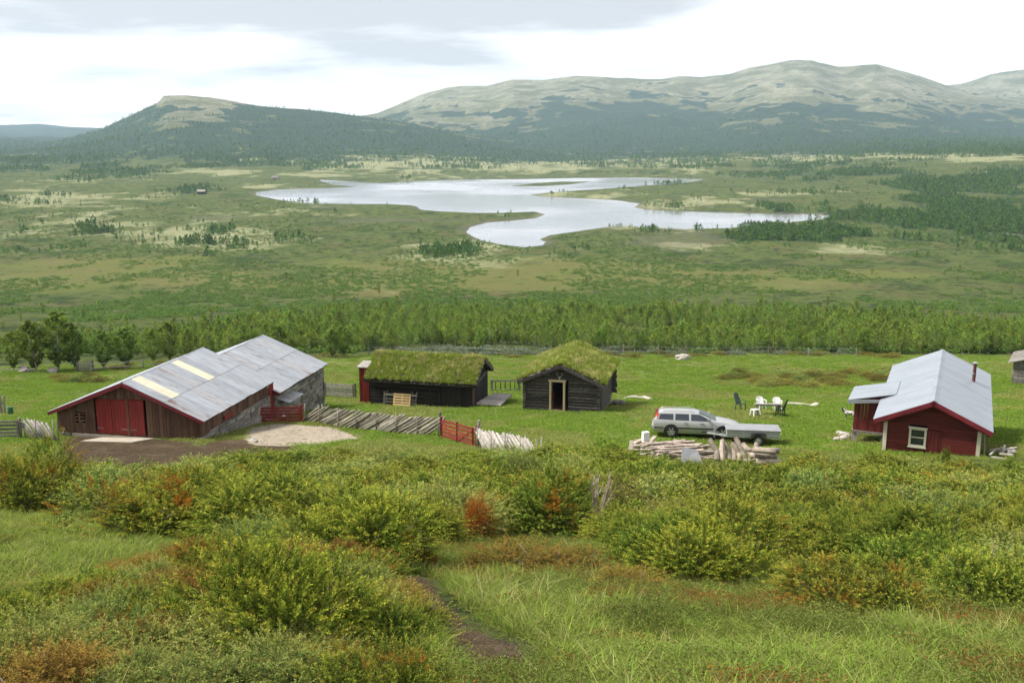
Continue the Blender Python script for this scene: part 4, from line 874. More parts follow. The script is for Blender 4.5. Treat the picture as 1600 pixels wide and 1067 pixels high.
MB().add([(HW/2 - .17, -og, HR - .055), (HW/2, -og, HR + .04), (HW/2 + .17, -og, HR - .055), (HW/2 - .17, HL + og, HR - .055), (HW/2, HL + og, HR + .04), (HW/2 + .17, HL + og, HR - .055)], [(0, 1, 4, 3), (1, 2, 5, 4), (0, 2, 1), (3, 4, 5), (0, 3, 5, 2)]).build('ridge_cap', M['house_roof'], hs)
def hz_(u): return HR - hsl * abs(u - HW / 2)
ch = MB().tube([(3.82, 7.79, hz_(3.82) - .2), (3.82, 7.79, hz_(3.82) + .95)], .085, 12).build('chimney_pipe', M['rust_pipe'], hs, auto=True)
MB().lathe((3.82, 7.79, hz_(3.82) + .95), (0, 0, 1), [(0, .06), (.05, .13), (.08, .14), (.13, .02), (.13, .0)], 12).build('cowl', M['zinc'], ch)
MB().lathe((3.82, 7.79, hz_(3.82) + .45), (0, 0, 1), [(-.02, .086), (-.02, .1), (.02, .1), (.02, .086)], 12).build('collar', M['zinc'], ch)
for Mw, a, b_ in ((right(HW, HL), 0, HL), (left(HW, HL), 0, HL), (front(HW, HL), 0, HW)):
    stones(hs, lambda s, z, n: Mw(s, z, n - .08), a, b_, foot((HX, HY), HYAW, HZ, Mw), lambda s: -.04, M['stone'], (.35, .8), (.16, .3))
# annex
AW, A1, A2, AZ = 2.05, 3.35, 6.3, 1.66
uj = 0.25; zj = hz_(uj) + .035
ann = MB().hexa([(-AW, A1, AZ - .02), (uj, A1, zj - .02), (uj, A2, zj - .02), (-AW, A2, AZ - .02), (-AW, A1, AZ + .02), (uj, A1, zj + .02), (uj, A2, zj + .02), (-AW, A2, AZ + .02)]).build('annex_roof', M['house_roof'], hs)
MB().box(-AW - .03, -AW + .02, A1 - .02, A2 + .02, AZ - .2, AZ + .015).build('fascia', M['zinc'], ann)
MB().hexa([(-AW, A1 - .03, AZ - .2), (-.5, A1 - .03, AZ + .02), (-.5, A1 + .02, AZ + .02), (-AW, A1 + .02, AZ - .2), (-AW, A1 - .03, AZ + .015), (-.5, A1 - .03, AZ + .17), (-.5, A1 + .02, AZ + .17), (-AW, A1 + .02, AZ + .015)]).build('fascia', M['zinc'], ann)
atop = lambda u: AZ + (zj - AZ) * (u + AW) / (AW + uj) - .04
for Mp, w_, tf in ((lambda s, z, n: (-AW + .28 + s, A1 + .3 - n, z), AW - .33, lambda s: atop(-AW + .28 + s)), (lambda s, z, n: (-AW + .28 - n, A2 - .2 - s, z), A2 - A1 - .5, lambda s: atop(-AW + .28)), (lambda s, z, n: (-.05 - s, A2 - .2 + n, z), AW - .33, lambda s: atop(-.05 - s))):
    vboards(hs, 'annex_board', M['dark_red'], Mp, w_, -0.05, tf, .16, .03)
MB().box(-AW + .22, -.06, A1 + .24, A2 - .14, -.12, -.01).build('annex_floor', M['grey_wood'], hs)
for u, v in ((-AW + .35, A1 + .4), (-AW + .35, A2 - .4), (-.25, A1 + .4)):
    q = frame(u, v, 0, (HX, HY, HZ, HYAW)); MB().box(u - .1, u + .1, v - .1, v + .1, gz(q.x, q.y) - HZ - .1, -.12).build('pillar', M['stone'], hs)
def hframe(u, v, z=0): return frame(u, v, z, (HX, HY, HZ, HYAW))

# grey shed at the right edge of the meadow
g = gnd(1580, 600); GS = thing('hay_shed', 'small grey log shed at the far right edge of the meadow', 'shed', (g.x, g.y, g.z), -.55)
hrows(GS, 'log', M['grey_wood'], front(4, 4), 4, -.1, lambda s: 2.1 + .32 * min(s, 4 - s), .2, .1, bulge=.05)
for Mw in (right(4, 4), left(4, 4)): hrows(GS, 'log', M['grey_wood'], Mw, 4, -.5, lambda s: 2.1, .2, .1, bulge=.05)
hrows(GS, 'log', M['grey_wood'], back(4, 4), 4, -.5, lambda s: 2.1 + .32 * min(s, 4 - s), .2, .1, bulge=.05)
for sgn in (1, -1):
    for k in range(14):
        v = -.4 + k * .345; MB().hexa([(2, v, 2.72), (2 + sgn * 2.4, v, 1.95), (2 + sgn * 2.4, v + .33, 1.95), (2, v + .33, 2.72), (2, v, 2.80 + (k % 2) * .02), (2 + sgn * 2.4, v, 2.03 + (k % 2) * .02), (2 + sgn * 2.4, v + .33, 2.03 + (k % 2) * .02), (2, v + .33, 2.80 + (k % 2) * .02)]).build('roof_plank', M['grey_wood'], GS)

# ------------------------------------------------------------------ fences and gates
def pole(mb, a, c, r0=.045, r1=.03, n=6): return mb.tube([a, Vector(a).lerp(Vector(c), .5) + Vector((jit(.03), jit(.03), jit(.03))), c], [r0, (r0 + r1) / 2, r1], n, jit=.06)
def slant_fence(name, label, A, B, n, lean_, hgt, material, over=.25, r=(.05, .07)):
    """round-pole fence: slanting poles side by side between upright stakes"""
    A = Vector((A[0], A[1])); B = Vector((B[0], B[1])); d = (B - A).normalized(); nrm = Vector((-d.y, d.x)); ln = (B - A).length
    root = thing(name, label, 'fence', (A.x, A.y, gz(A.x, A.y)))
    z0 = gz(A.x, A.y)
    for k in range(n):
        s = ln * (k + .5) / n + jit(.04); e_ = lean_ * (1 + jit(.08)); h = hgt * (1 + jit(.1)); off = jit(.05)
        p0 = A + d * max(-.1, min(ln + .1, s - e_ * .45)) + nrm * (off - .05); p1 = A + d * max(-over, min(ln + over, s + e_ * .55)) + nrm * (off + .08)
        f = abs((p1 - p0).length) / max(abs(e_), .01)
        a = (p0.x - A.x, p0.y - A.y, gz(*p0) - z0 + .04); c = (p1.x - A.x, p1.y - A.y, gz(*p1) - z0 + .04 + h * min(1, f + .12))
        rr = random.uniform(*r); pole(MB(), a, c, rr, rr * .75).build('pole', material, root, smooth=True)
    m_ = max(2, int(ln / 1.4))
    for k in range(m_ + 1):
        for sd_ in (-.13, .13):
            p0 = A + d * (ln * k / m_) + nrm * sd_; g_ = gz(*p0) - z0
            pole(MB(), (p0.x - A.x, p0.y - A.y, g_ - .1), (p0.x - A.x + jit(.03), p0.y - A.y + jit(.03), g_ + hgt + .15 + jit(.08)), .035, .028).build('stake', material, root, smooth=True)
    return root
def board_gate(name, label, A, B, hgt, rows_, material, braces=(), mid=False, post=.12, cat='gate'):
    A = Vector((A[0], A[1])); B = Vector((B[0], B[1])); z0 = gz(*A); root = thing(name, label, cat, (A.x, A.y, z0)); D = B - A; ln = D.length
    def q(s, h, o=0.0):
        p_ = A + D * s; n_ = Vector((D.y, -D.x)).normalized() * o; return Vector((p_.x - A.x + n_.x, p_.y - A.y + n_.y, (gz(*A) * (1 - s) + gz(*B) * s) - z0 + h))
    for s in (0, 1): MB().bar(q(s, -.15), q(s, hgt + .14), post, post).build('post', material, root)
    for k in range(rows_):
        h = .14 + (hgt - .2) * k / (rows_ - 1); MB().bar(q(.02, h + jit(.01), .07), q(.98, h + jit(.01), .07), .03, .13).build('board', material, root)
    if mid: MB().bar(q(.5, .02, .06), q(.5, hgt + .1, .06), .1, .08).build('mid_post', material, root)
    for s0, h0, s1, h1 in braces: MB().bar(q(s0, h0, .1), q(s1, h1, .1), .025, .1).build('brace', material, root)
    for s in (.05, .95): MB().bar(q(s, .06, .098), q(s, hgt + .02, .098), .09, .024, up=(0, 0, 1)).build('stile', material, root)
    return root
f0, f1 = gnd(474, 659), gnd(688, 683)
slant_fence('pole_fence', 'grey slanting round-pole fence between the two red gates', f0, f1, 56, 1.85, 1.0, M['grey_green_wood'], r=(.06, .09))
board_gate('farm_gate', 'closed red board gate between the barn and the slanting pole fence', gnd(405, 661), gnd(472, 660), 1.0, 5, M['gate_red'], [(.05, .15, .5, .95)], mid=False)
g0, g1 = gnd(690, 683), gnd(745, 700)
board_gate('double_gate', 'red double board gate with cross braces at the open meadow', g0, g1, 1.02, 5, M['gate_red'], [(.06, .9, .48, .12), (.52, .12, .94, .9)], mid=True)
pg = gnd(748, 697); props(pole(MB(), (0, 0, -.1), (.03, 0, 1.35), .08, .07, 8).build('gate_post', M['grey_wood'], loc=pg), 'weathered grey post standing beside the red double gate', 'post')
pg = gnd(688, 679); props(pole(MB(), (0, 0, -.1), (.0, .02, 1.3), .08, .07, 8).build('gate_post', M['grey_wood'], loc=pg), 'grey post where the slanting fence meets the double gate', 'post')
slant_fence('pale_fence', 'bleached pole fence leaning down to the junipers beside the double gate', gnd(750, 702), gnd(842, 722), 30, -1.7, .95, M['pale_wood'], over=.9, r=(.05, .075))
slant_fence('broken_fence', 'sagging grey pole fence at the left end of the barn', gnd(36, 684), gnd(88, 690), 9, -1.35, 1.0, M['grey_wood'], over=.4, r=(.06, .085))
board_gate('yard_gate', 'grey four-bar gate left of the sagging pole fence', gnd(-20, 686), gnd(33, 685), 1.0, 5, M['grey_wood'])
p0 = gnd(-30, 648); q0 = gnd(8, 646)
st = thing('stake_fence', 'short grey upright stake fence at the left edge', 'fence', p0)
for k in range(9):
    a = p0.lerp(q0, k / 8) - p0; pole(MB(), (a.x, a.y, -.1), (a.x + jit(.05), a.y, 1.15 + jit(.1)), .07, .06).build('stake', M['grey_green_wood'], st)
MB().bar((0, -.07, .7), tuple(q0 - p0 + Vector((0, -.07, .7))), .05, .1).build('rail', M['grey_wood'], st)
b_ = gnd(17, 648); props(MB().lathe((0, 0, 0), (0, 0, 1), [(0, .0), (0, .26), (.25, .28), (.27, .29), (.29, .28), (.55, .28), (.57, .29), (.59, .28), (.85, .26), (.86, .24), (.84, .2), (.84, 0)], 18).build('barrel', M['barrel_green'], loc=b_, auto=True), 'small dark green plastic barrel behind the grey gate', 'barrel')
bpy.data.objects['barrel'].scale = (.6, .6, .6)
# railing behind the ramp, hurdle by the birches, bars left of the outhouse
board_gate('railing', 'low grey rail with dark posts between cowshed and log cabin', gnd(768, 612), gnd(812, 611), .95, 2, M['grey_wood'], cat='railing')
for k in range(5):
    a = gnd(768, 612).lerp(gnd(812, 611), .15 + k * .17)
    props(pole(MB(), (0, 0, -.1), (0, 0, .85), .04, .035).build('railing_post', M['tar_wood'], loc=(a.x, a.y + .1, gz(a.x, a.y + .1))), 'thin dark post under the rail between cowshed and cabin', 'post', 'dark posts under the rail')
board_gate('hurdle', 'weathered grey hurdle gate in front of the birches on the left', gnd(121, 581), gnd(146, 579), 1.0, 5, M['grey_wood'], [(.1, .1, .9, .95)])
board_gate('yard_fence', 'grey board fence between the stone barn and the red outhouse', gnd(508, 619), gnd(556, 622), 1.05, 6, M['grey_wood'], [(.1, .9, .45, .1)], cat='fence')

def post_fence(name, label, pts, step, hgt=1.05, lean_=.06, rails=0, material='grey_wood', wire=True):
    P = [gnd(*p) for p in pts]; root = thing(name, label, 'fence', P[0]); tops = []; o = P[0]
    for a, c in zip(P, P[1:]):
        n = max(1, int((c - a).length / step))
        for k in range(n):
            q = a.lerp(c, (k + jit(.25)) / n); q.z = gz(q.x, q.y); t_ = q + Vector((jit(lean_) * hgt, jit(lean_) * hgt, hgt * (1 + jit(.15)))); tops.append((q, t_))
            pole(MB(), q - o - Vector((0, 0, .1)), t_ - o, .075, .06).build('post', M[material], root)
    for (q, t_), (q2, t2) in zip(tops, tops[1:]):
        if rails:
            for r_ in range(rails):
                if random.random() < .8: pole(MB(), q.lerp(t_, .45 + .4 * r_ + jit(.08)) - o, q2.lerp(t2, .45 + .4 * r_ + jit(.12)) - o, .05, .04).build('rail', M[material], root)
    if wire:
        w_ = MB()
        for f in (.45, .85): w_.tube([q.lerp(t_, f) - o for q, t_ in tops], .012, 4)
        w_.build('wire', M['zinc'], root)
    return root
post_fence('wire_fence', 'long post and wire fence along the far edge of the meadow', [(580, 556), (700, 557), (800, 559), (960, 557), (1150, 557), (1400, 558)], 4.2, 1.3)
post_fence('rail_fence', 'broken grey rail fence in front of the birches at the left', [(-20, 584), (60, 583), (118, 582)], 3.0, 1.0, .12, 2, wire=False)
post_fence('old_rail_fence', 'tumbled pole fence running behind the stone barn', [(150, 581), (230, 577), (300, 572), (380, 566), (480, 560), (575, 557)], 3.4, 1.0, .12, 2, wire=False)

# ------------------------------------------------------------------ silver estate car
def estate_car():
    root = thing('estate_car', 'silver estate car parked on the grass behind the trailer', 'car', (0, 0, 0))
    st_ = [(-2.34, .66, .42, .62), (-2.31, .78, .34, .80), (-2.24, .86, .28, .98), (-2.0, .89, .24, 1.0), (-1.6, .90, .22, .99), (-.8, .90, .2, .97), (0, .90, .2, .95), (.7, .90, .2, .95), (1.0, .89, .2, .955), (1.4, .88, .2, .90), (1.8, .86, .22, .83), (2.1, .81, .24, .75), (2.28, .70, .28, .66), (2.36, .58, .34, .56)]
    mb = MB(); n = 11
    for x_, w_, zb, zt in st_:
        half = [(0, zb), (w_ * .86, zb), (w_ * .98, zb + (zt - zb) * .18), (w_, zb + (zt - zb) * .5), (w_ * .985, zb + (zt - zb) * .78), (w_ * .93, zb + (zt - zb) * .95), (w_ * .8, zt), (0, zt + .02)]
        mb.v += [(x_, y_, z_) for y_, z_ in half]; mb.v += [(x_, -y_, z_) for y_, z_ in half[-2:0:-1]]
    k_ = 14
    for i in range(len(st_) - 1):
        for q in range(k_): mb.f.append((i*k_ + q, i*k_ + (q+1) % k_, (i+1)*k_ + (q+1) % k_, (i+1)*k_ + q))
    mb.f += [tuple(range(k_)), tuple(range((len(st_)-1)*k_, len(st_)*k_))]
    # cabin
    cs2 = [(-2.27, .76, .93, .95), (-1.98, .78, .92, 1.335), (-1.6, .80, .91, 1.375), (-.8, .81, .90, 1.39), (-.2, .81, .90, 1.37), (.05, .81, .90, 1.335), (1.10, .76, .90, .925)]
    b0 = len(mb.v)
    for x_, w_, zb, zt in cs2:
        f = .22 * (zt - zb) / .45
        sec = [(w_ + .03, zb), (w_ - f * .75, zb + (zt - zb) * .86), (w_ - f - .05, zt - .01), (0, zt + .012), (-(w_ - f - .05), zt - .01), (-(w_ - f * .75), zb + (zt - zb) * .86), (-(w_ + .03), zb)]
        mb.v += [(x_, y_, z_) for y_, z_ in sec]
    for i in range(len(cs2) - 1):
        for q in range(6): mb.f.append((b0 + i*7 + q, b0 + i*7 + q + 1, b0 + (i+1)*7 + q + 1, b0 + (i+1)*7 + q))
    body = mb.build('body', M['silver'], root, auto=True)
    def side(x_, s_, sg, o=.012):
        yb, yt = .84, .645; return (x_, sg * (yb + (yt - yb) * s_ + o), .915 + .375 * s_)
    for sg in (1, -1):
        for poly in ([(-2.02, .10), (-1.22, .08), (-1.22, .90), (-1.92, .88)], [(-1.12, .07), (-.38, .06), (-.40, .92), (-1.12, .92)], [(-.28, .06), (.80, .04), (.78, .12), (.18, .88), (-.28, .92)]):
            a = [side(x_, s_, sg) for x_, s_ in poly]; c = [(p_[0], p_[1] - sg * .03, p_[2]) for p_ in a]; m_ = len(a)
            MB().add(a + c, [tuple(range(m_)), tuple(range(m_, 2*m_))[::-1]] + [(q, (q+1) % m_, m_ + (q+1) % m_, m_ + q) for q in range(m_)]).build('side_window', M['glass'], root)
        MB().box(-1.05, .95, sg * .905 if sg > 0 else -.925, .925 if sg > 0 else -.905, .50, .56).build('side_moulding', M['black'], root)
        for a, c in ((-2.25, -1.75),): MB().box(a, c, sg * .885 if sg > 0 else -.905, .905 if sg > 0 else -.885, .50, .55).build('side_moulding', M['black'], root)
        for x_ in (-.55, .30): MB().box(x_ - .1, x_ + .1, sg * .89 if sg > 0 else -.925, .925 if sg > 0 else -.89, .80, .835).build('door_handle', M['silver'], root)
        mr = MB().hexa([(.60, sg * .86, .96), (.78, sg * .86, .96), (.74, sg * 1.04, .98), (.58, sg * 1.04, .98), (.60, sg * .86, 1.09), (.76, sg * .86, 1.09), (.72, sg * 1.04, 1.10), (.58, sg * 1.04, 1.10)]).build('mirror', M['silver'], root)
        MB().tube([(-1.9, sg * .57, 1.35), (-1.8, sg * .575, 1.405), (-.9, sg * .58, 1.425), (-.2, sg * .575, 1.405), (-.1, sg * .57, 1.36)], .015, 6).build('roof_rail', M['alloy'], root)
        MB().hexa([(-2.30, sg * .66, .78), (-2.16, sg * .865, .78), (-2.24, sg * .70, .78), (-2.28, sg * .62, .78), (-2.16, sg * .57, 1.29), (-1.99, sg * .68, 1.29), (-2.04, sg * .62, 1.29), (-2.09, sg * .55, 1.29)]).build('tail_light', M['taillight'], root)
        MB().hexa([(2.02, sg * .84, .58), (2.25, sg * .70, .56), (2.2, sg * .60, .56), (1.98, sg * .76, .58), (2.02, sg * .82, .72), (2.22, sg * .68, .67), (2.16, sg * .58, .68), (1.98, sg * .74, .73)]).build('headlight', M['glass'], root)
        for x_ in (-1.33, 1.43):
            w_ = thing('wheel', '', '', (x_, sg * .80, .325)); w_.parent = root
            for k in ('label', 'category'):
                if k in w_: del w_[k]
            MB().lathe((0, 0, 0), (0, sg, 0), [(-.12, .1), (-.12, .29), (-.1, .32), (.08, .325), (.105, .31), (.11, .235), (.09, .225)], 24).build('tyre', M['rubber'], w_, auto=True)
            rim = MB().lathe((0, 0, 0), (0, sg, 0), [(.05, .0), (.05, .228), (.108, .232)], 20)
            for k in range(6):
                a = 6.283 * k / 6; rim.bar((0, sg * .085, 0), (.215 * math.cos(a), sg * .10, .215 * math.sin(a)), .065, .03, up=(0, 1, 0))
            rim.lathe((0, 0, 0), (0, sg, 0), [(.07, .06), (.115, .055), (.115, 0)], 12); rim.build('rim', M['alloy'], w_)
            ar = MB(); prof = []
            for k in range(13):
                a = math.pi * (k - .5) / 11; prof.append((x_ + .40 * math.cos(a), .33 + .40 * math.sin(a)))
            inn = [(x_ + (p_[0] - x_) * .82, .33 + (p_[1] - .33) * .82) for p_ in prof]
            yo = sg * .908; vs = [(p_[0], yo, p_[1]) for p_ in prof] + [(p_[0], yo, p_[1]) for p_ in inn]; m_ = 13
            ar.add(vs, [(q, q + 1, m_ + q + 1, m_ + q) for q in range(m_ - 1)]); ar.add([(p_[0], yo - sg * .004, p_[1]) for p_ in inn], [tuple(range(m_))]); ar.build('wheel_arch', M['black'], root)
    MB().hexa([(.98, -.70, .93), (.98, .70, .93), (1.04, .70, .975), (1.04, -.70, .975), (.12, -.56, 1.30), (.12, .56, 1.30), (.18, .56, 1.345), (.18, -.56, 1.345)]).build('windscreen', M['screen'], root)
    MB().hexa([(-2.27, -.62, 1.0), (-2.27, .62, 1.0), (-2.24, .62, 1.0), (-2.24, -.62, 1.0), (-2.065, -.52, 1.28), (-2.065, .52, 1.28), (-2.02, .52, 1.28), (-2.02, -.52, 1.28)]).build('rear_window', M['glass'], root)
    MB().box(-2.38, -2.28, -.80, .80, .42, .60).build('rear_bumper', M['silver'], root); MB().box(2.3, 2.40, -.62, .62, .34, .50).build('front_bumper', M['silver'], root)
    MB().box(2.31, 2.385, -.30, .30, .52, .62).build('grille', M['black'], root); MB().box(2.402, 2.41, -.24, .24, .38, .47).build('number_plate', M['white_plastic'], root)
    return root
car = estate_car(); a, c = gnd(1046, 684), gnd(1131, 687); mid = (a + c) / 2; yaw = math.atan2(c.y - a.y, c.x - a.x)
sit(car, mid.x + .1, mid.y + .75, yaw, 0.02, 1.0)

def trailer():
    root = thing('trailer', 'small grey galvanised trailer with flat lid parked before the car', 'trailer', (0, 0, 0))
    tub = MB()
    tub.box(-1.35, 1.35, -.70, -.67, .42, .80).box(-1.35, 1.35, .67, .70, .42, .80).box(-1.35, -1.32, -.668, .668, .42, .80).box(1.32, 1.35, -.668, .668, .42, .80).box(-1.34, 1.34, -.69, .69, .385, .418)
    tub.build('tub', M['zinc_trailer'], root)
    for z_ in (.52, .66): MB().box(-1.36, 1.36, -.725, -.702, z_, z_ + .03).build('side_rib', M['zinc_trailer'], root)
    for x_ in (-1.34, -.5, .75, 1.33): MB().box(x_ - .03, x_ + .03, -.735, -.727, .40, .80).build('side_post', M['zinc_trailer'], root)
    MB().hexa([(-1.42, -.76, .805), (1.42, -.76, .805), (1.42, .76, .805), (-1.42, .76, .805), (-1.40, -.72, .835), (1.40, -.72, .835), (1.40, .72, .835), (-1.40, .72, .835)]).build('lid', M['tarp'], root)
    for sg in (1, -1):
        MB().lathe((.25, sg * .86, .29), (0, sg, 0), [(-.09, .08), (-.09, .25), (-.07, .285), (.06, .29), (.085, .275), (.09, .18), (.06, .17)], 20).build('tyre', M['rubber'], root, auto=True)
        MB().lathe((.25, sg * .86, .29), (0, sg, 0), [(.05, .175), (.05, .1), (.085, .07), (.085, 0)], 14).build('rim', M['alloy'], root)
        fd = MB(); pr = [(-.17, .36), (-.10, .60), (.06, .66), (.44, .66), (.60, .60), (.67, .36)]
        for (x_, z_), (x2, z2) in zip(pr, pr[1:]): fd.hexa([(x_, sg * .73, z_), (x2, sg * .73, z2), (x2, sg * .98, z2), (x_, sg * .98, z_), (x_, sg * .73, z_ + .025), (x2, sg * .73, z2 + .025), (x2, sg * .98, z2 + .025), (x_, sg * .98, z_ + .025)])
        fd.build('mudguard', M['black'], root)
        MB().bar((-1.3, sg * .5, .42), (-2.35, sg * .03, .44), .06, .08).build('drawbar', M['zinc_trailer'], root)
    MB().tube([(-2.3, 0, .46), (-2.65, 0, .48)], [.05, .035], 8).build('coupling', M['black'], root)
    MB().tube([(-1.95, .12, .08), (-1.95, .12, .75)], .03, 8).build('jockey_stem', M['zinc_trailer'], root); MB().lathe((-1.95, .12, .09), (0, 1, 0), [(-.03, 0), (-.03, .09), (.03, .09), (.03, 0)], 12).build('jockey_wheel', M['rubber'], root)
    MB().tube([(.25, -.8, .29), (.25, .8, .29)], .035, 8).build('axle', M['black'], root)
    for y_ in (-.55, .55): MB().box(1.352, 1.37, y_ - .12, y_ + .12, .42, .50).build('tail_lamp', M['taillight'], root)
    return root
tr = trailer(); a, c = gnd(1178, 698), gnd(1215, 700); g = gnd(1178, 698); yaw_t = yaw + .03
sit(tr, g.x + .35 - .25 * math.cos(yaw_t) + .0, g.y + .86 - .25 * math.sin(yaw_t), yaw_t, .02, 1.0)

# ------------------------------------------------------------------ garden table and chairs
def plastic_chair(name, label, material, group=None, arms=True, hb=.42, recline=.12, slats=False):
    t_ = thing(name, label, 'chair', (0, 0, 0), 0, group)
    MB().hexa([(-.22, -.22, .40), (.22, -.20, .40), (.22, .20, .40), (-.22, .22, .40), (-.22, -.22, .44), (.22, -.21, .43), (.22, .21, .43), (-.22, .22, .44)]).build('seat', M[material], t_)
    n = 6; vs = []
    for k in range(n + 1):
        y_ = -.25 + .5 * k / n; cv = .06 * (2 * k / n - 1) ** 2
        for o in (0, .025): vs += [(-.22 + cv - o, y_, .44), (-.22 + cv - o - recline, y_ * .92, .44 + hb * (1 - .16 * (2 * k / n - 1) ** 4))]
    fs = []
    for k in range(n):
        b = k * 4; fs += [(b, b + 1, b + 5, b + 4), (b + 2, b + 6, b + 7, b + 3), (b + 1, b + 3, b + 7, b + 5), (b, b + 4, b + 6, b + 2)]
    fs += [(0, 2, 3, 1), (n*4, n*4 + 1, n*4 + 3, n*4 + 2)]
    MB().add(vs, fs).build('backrest', M[material], t_)
    for sx in (-1, 1):
        for sy in (-1, 1): MB().bar((sx * .25, sy * .25, 0), (sx * .20, sy * .205, .41), .05, .05).build('leg', M[material], t_)
    if arms:
        for sy in (-1, 1):
            MB().bar((-.27, sy * .27, .66), (.20, sy * .28, .64), .06, .03).build('armrest', M[material], t_); MB().bar((.17, sy * .28, .64), (.19, sy * .24, .42), .05, .03).build('arm_support', M[material], t_)
    return t_
tp = gnd(1197, 649)
def place(o, px, py, face, dz=0.0):
    g_ = gnd(px, py); sit(o, g_.x, g_.y, face, dz, .4)
tb = thing('garden_table', 'pale weathered garden table on the meadow among plastic chairs', 'table', (0, 0, 0))
for k in range(6): MB().box(-.85, .85, -.42 + k * .14, -.42 + k * .14 + .133, .70, .735).build('slat', M['grey_wood'], tb)
MB().box(-.75, .75, -.36, .36, .64, .698).build('apron', M['grey_wood'], tb)
for sx in (-1, 1):
    for sy in (-1, 1): MB().bar((sx * .72, sy * .34, 0), (sx * .70, sy * .32, .66), .07).build('leg', M['grey_wood'], tb)
place(tb, 1200, 649, -.08)
place(plastic_chair('garden_chair', 'white plastic armchair behind the left part of the garden table', 'white_plastic'), 1189, 640, -1.35)
place(plastic_chair('garden_chair', 'white plastic armchair behind the right end of the garden table', 'white_plastic'), 1214, 641, -1.6)
ch3 = thing('garden_stool', 'low white plastic stool at the near left corner of the garden table', 'stool', (0, 0, 0))
MB().hexa([(-.22, -.22, .40), (.22, -.22, .40), (.22, .22, .40), (-.22, .22, .40), (-.19, -.19, .45), (.19, -.19, .45), (.19, .19, .45), (-.19, .19, .45)]).build('seat', M['white_plastic'], ch3)
for sx in (-1, 1):
    for sy in (-1, 1): MB().bar((sx * .25, sy * .25, 0), (sx * .19, sy * .19, .41), .06).build('leg', M['white_plastic'], ch3)
place(ch3, 1180, 650, .3)
place(plastic_chair('recliner_chair', 'dark green high-backed recliner chair standing apart left of the table', 'green_plastic', hb=.70, recline=.26), 1157, 641, -.95)
place(plastic_chair('recliner_chair', 'black high-backed folding chair at the right end of the table', 'black', hb=.70, recline=.2), 1219, 651, 2.6)

# ------------------------------------------------------------------ dog, milk can
dg = thing('dog', 'black and white dog standing beside the annex of the red house', 'dog', (0, 0, 0))
vb = [((0, 0, .42), .13), ((.22, 0, .43), .145), ((-.24, 0, .42), .11), ((.36, 0, .55), .085), ((.44, 0, .66), .085), ((.56, 0, .62), .042), ((-.36, 0, .44), .04), ((-.55, 0, .34), .035)]
me = bpy.data.meshes.new('body'); V = [v[0] for v in vb]; R = [v[1] for v in vb]; Eg = [(0, 1), (0, 2), (1, 3), (3, 4), (4, 5), (2, 6), (6, 7)]
for sx, xx in ((1, .24), (-1, -.26)):
    for sy in (-.085, .085):
        b = len(V); V += [(xx, sy, .34), (xx - (.03 if sx < 0 else 0), sy, .19), (xx + .01, sy, .04), (xx + .06, sy, .025)]; R += [.06, .035, .026, .026]; Eg += [(1 if sx > 0 else 2, b), (b, b + 1), (b + 1, b + 2), (b + 2, b + 3)]
for sy in (-.05, .05): b = len(V); V += [(.42, sy, .75)]; R += [.022]; Eg += [(4, b)]
me.from_pydata(V, Eg, []); o = link('body', me, M['fur'], dg); sk = o.modifiers.new('skin', 'SKIN'); ss_ = o.modifiers.new('smooth', 'SUBSURF'); ss_.levels = 1; ss_.render_levels = 1
me.skin_vertices[0].data[0].use_root = True
for k, r_ in enumerate(R): me.skin_vertices[0].data[k].radius = (r_, r_)
g = gnd(1328, 656); sit(dg, g.x, g.y, 2.9, .0, .3)
g = frame(BW + 1.0, 8.1); props(MB().lathe((0, 0, 0), (0, 0, 1), [(0, 0), (0, .16), (.02, .17), (.38, .17), (.46, .1), (.54, .1), (.56, .12), (.58, .12), (.6, 0)], 16).build('milk_can', M['steel'], loc=(g.x, g.y, gz(g.x, g.y)), auto=True), 'shiny metal milk can behind the closed red gate', 'milk can')

# ------------------------------------------------------------------ timber heap before the car
def stick(name, p, d, ln, r_, material, label, cat, group, z, flat=None, tilt=0.0):
    d = Vector((d[0], d[1], 0)).normalized(); g_ = Vector(p); a = Vector((0, 0, 0)); c = d * ln + Vector((0, 0, tilt * ln)); mb = MB()
    if flat: mb.bar(a, c, flat[0], flat[1], taper=.95)
    else: pole(mb, a, c, r_, r_ * .9, 9)
    o = mb.build(name, M[material], loc=(g_.x, g_.y, z), smooth=not flat)
    return props(o, label, cat, group)
base = gnd(1062, 712)
for k in range(64):   # weathered boards and split pieces lying across each other
    u = random.random(); lay = k // 13
    g_ = gnd(1014 + 98 * u - 10 * (lay > 2), 704 + 12 * random.random() + 4 * u); a = random.uniform(-.6, .45) + (math.pi if random.random() < .5 else 0)
    L_ = random.uniform(.9, 1.9); g_.x -= math.cos(a) * L_ / 2
    stick('timber_piece', g_, (math.cos(a), math.sin(a)), L_, .07, 'pile_wood', 'weathered board in the loose heap of timber before the car', 'timber', 'boards in the timber heap', gz(g_.x, g_.y) + .06 + lay * .135 * (1 - abs(u - .55)), (random.uniform(.1, .2), random.uniform(.05, .1)), jit(.07))
for k in range(8):    # thick logs propped against the heap, ends towards the hill
    g_ = gnd(1120 + 9 * k, 722 + k * .6 + jit(2)); ln_ = random.uniform(.95, 1.3); h = .62 + jit(.1)
    o = MB().tube([(0, 0, .06), (jit(.12), .32 + jit(.08), .06 + h * .5), (jit(.3), .66 + jit(.15), h + .12 + jit(.1))], [.12 + jit(.035), .125, .11], 10, jit=.04).build('leaning_log', M['log_pale'], loc=(g_.x, g_.y, g_.z), smooth=False)
    props(o, 'thick pale log leaning upright on the heap behind the junipers', 'log', 'logs leaning on the timber heap')
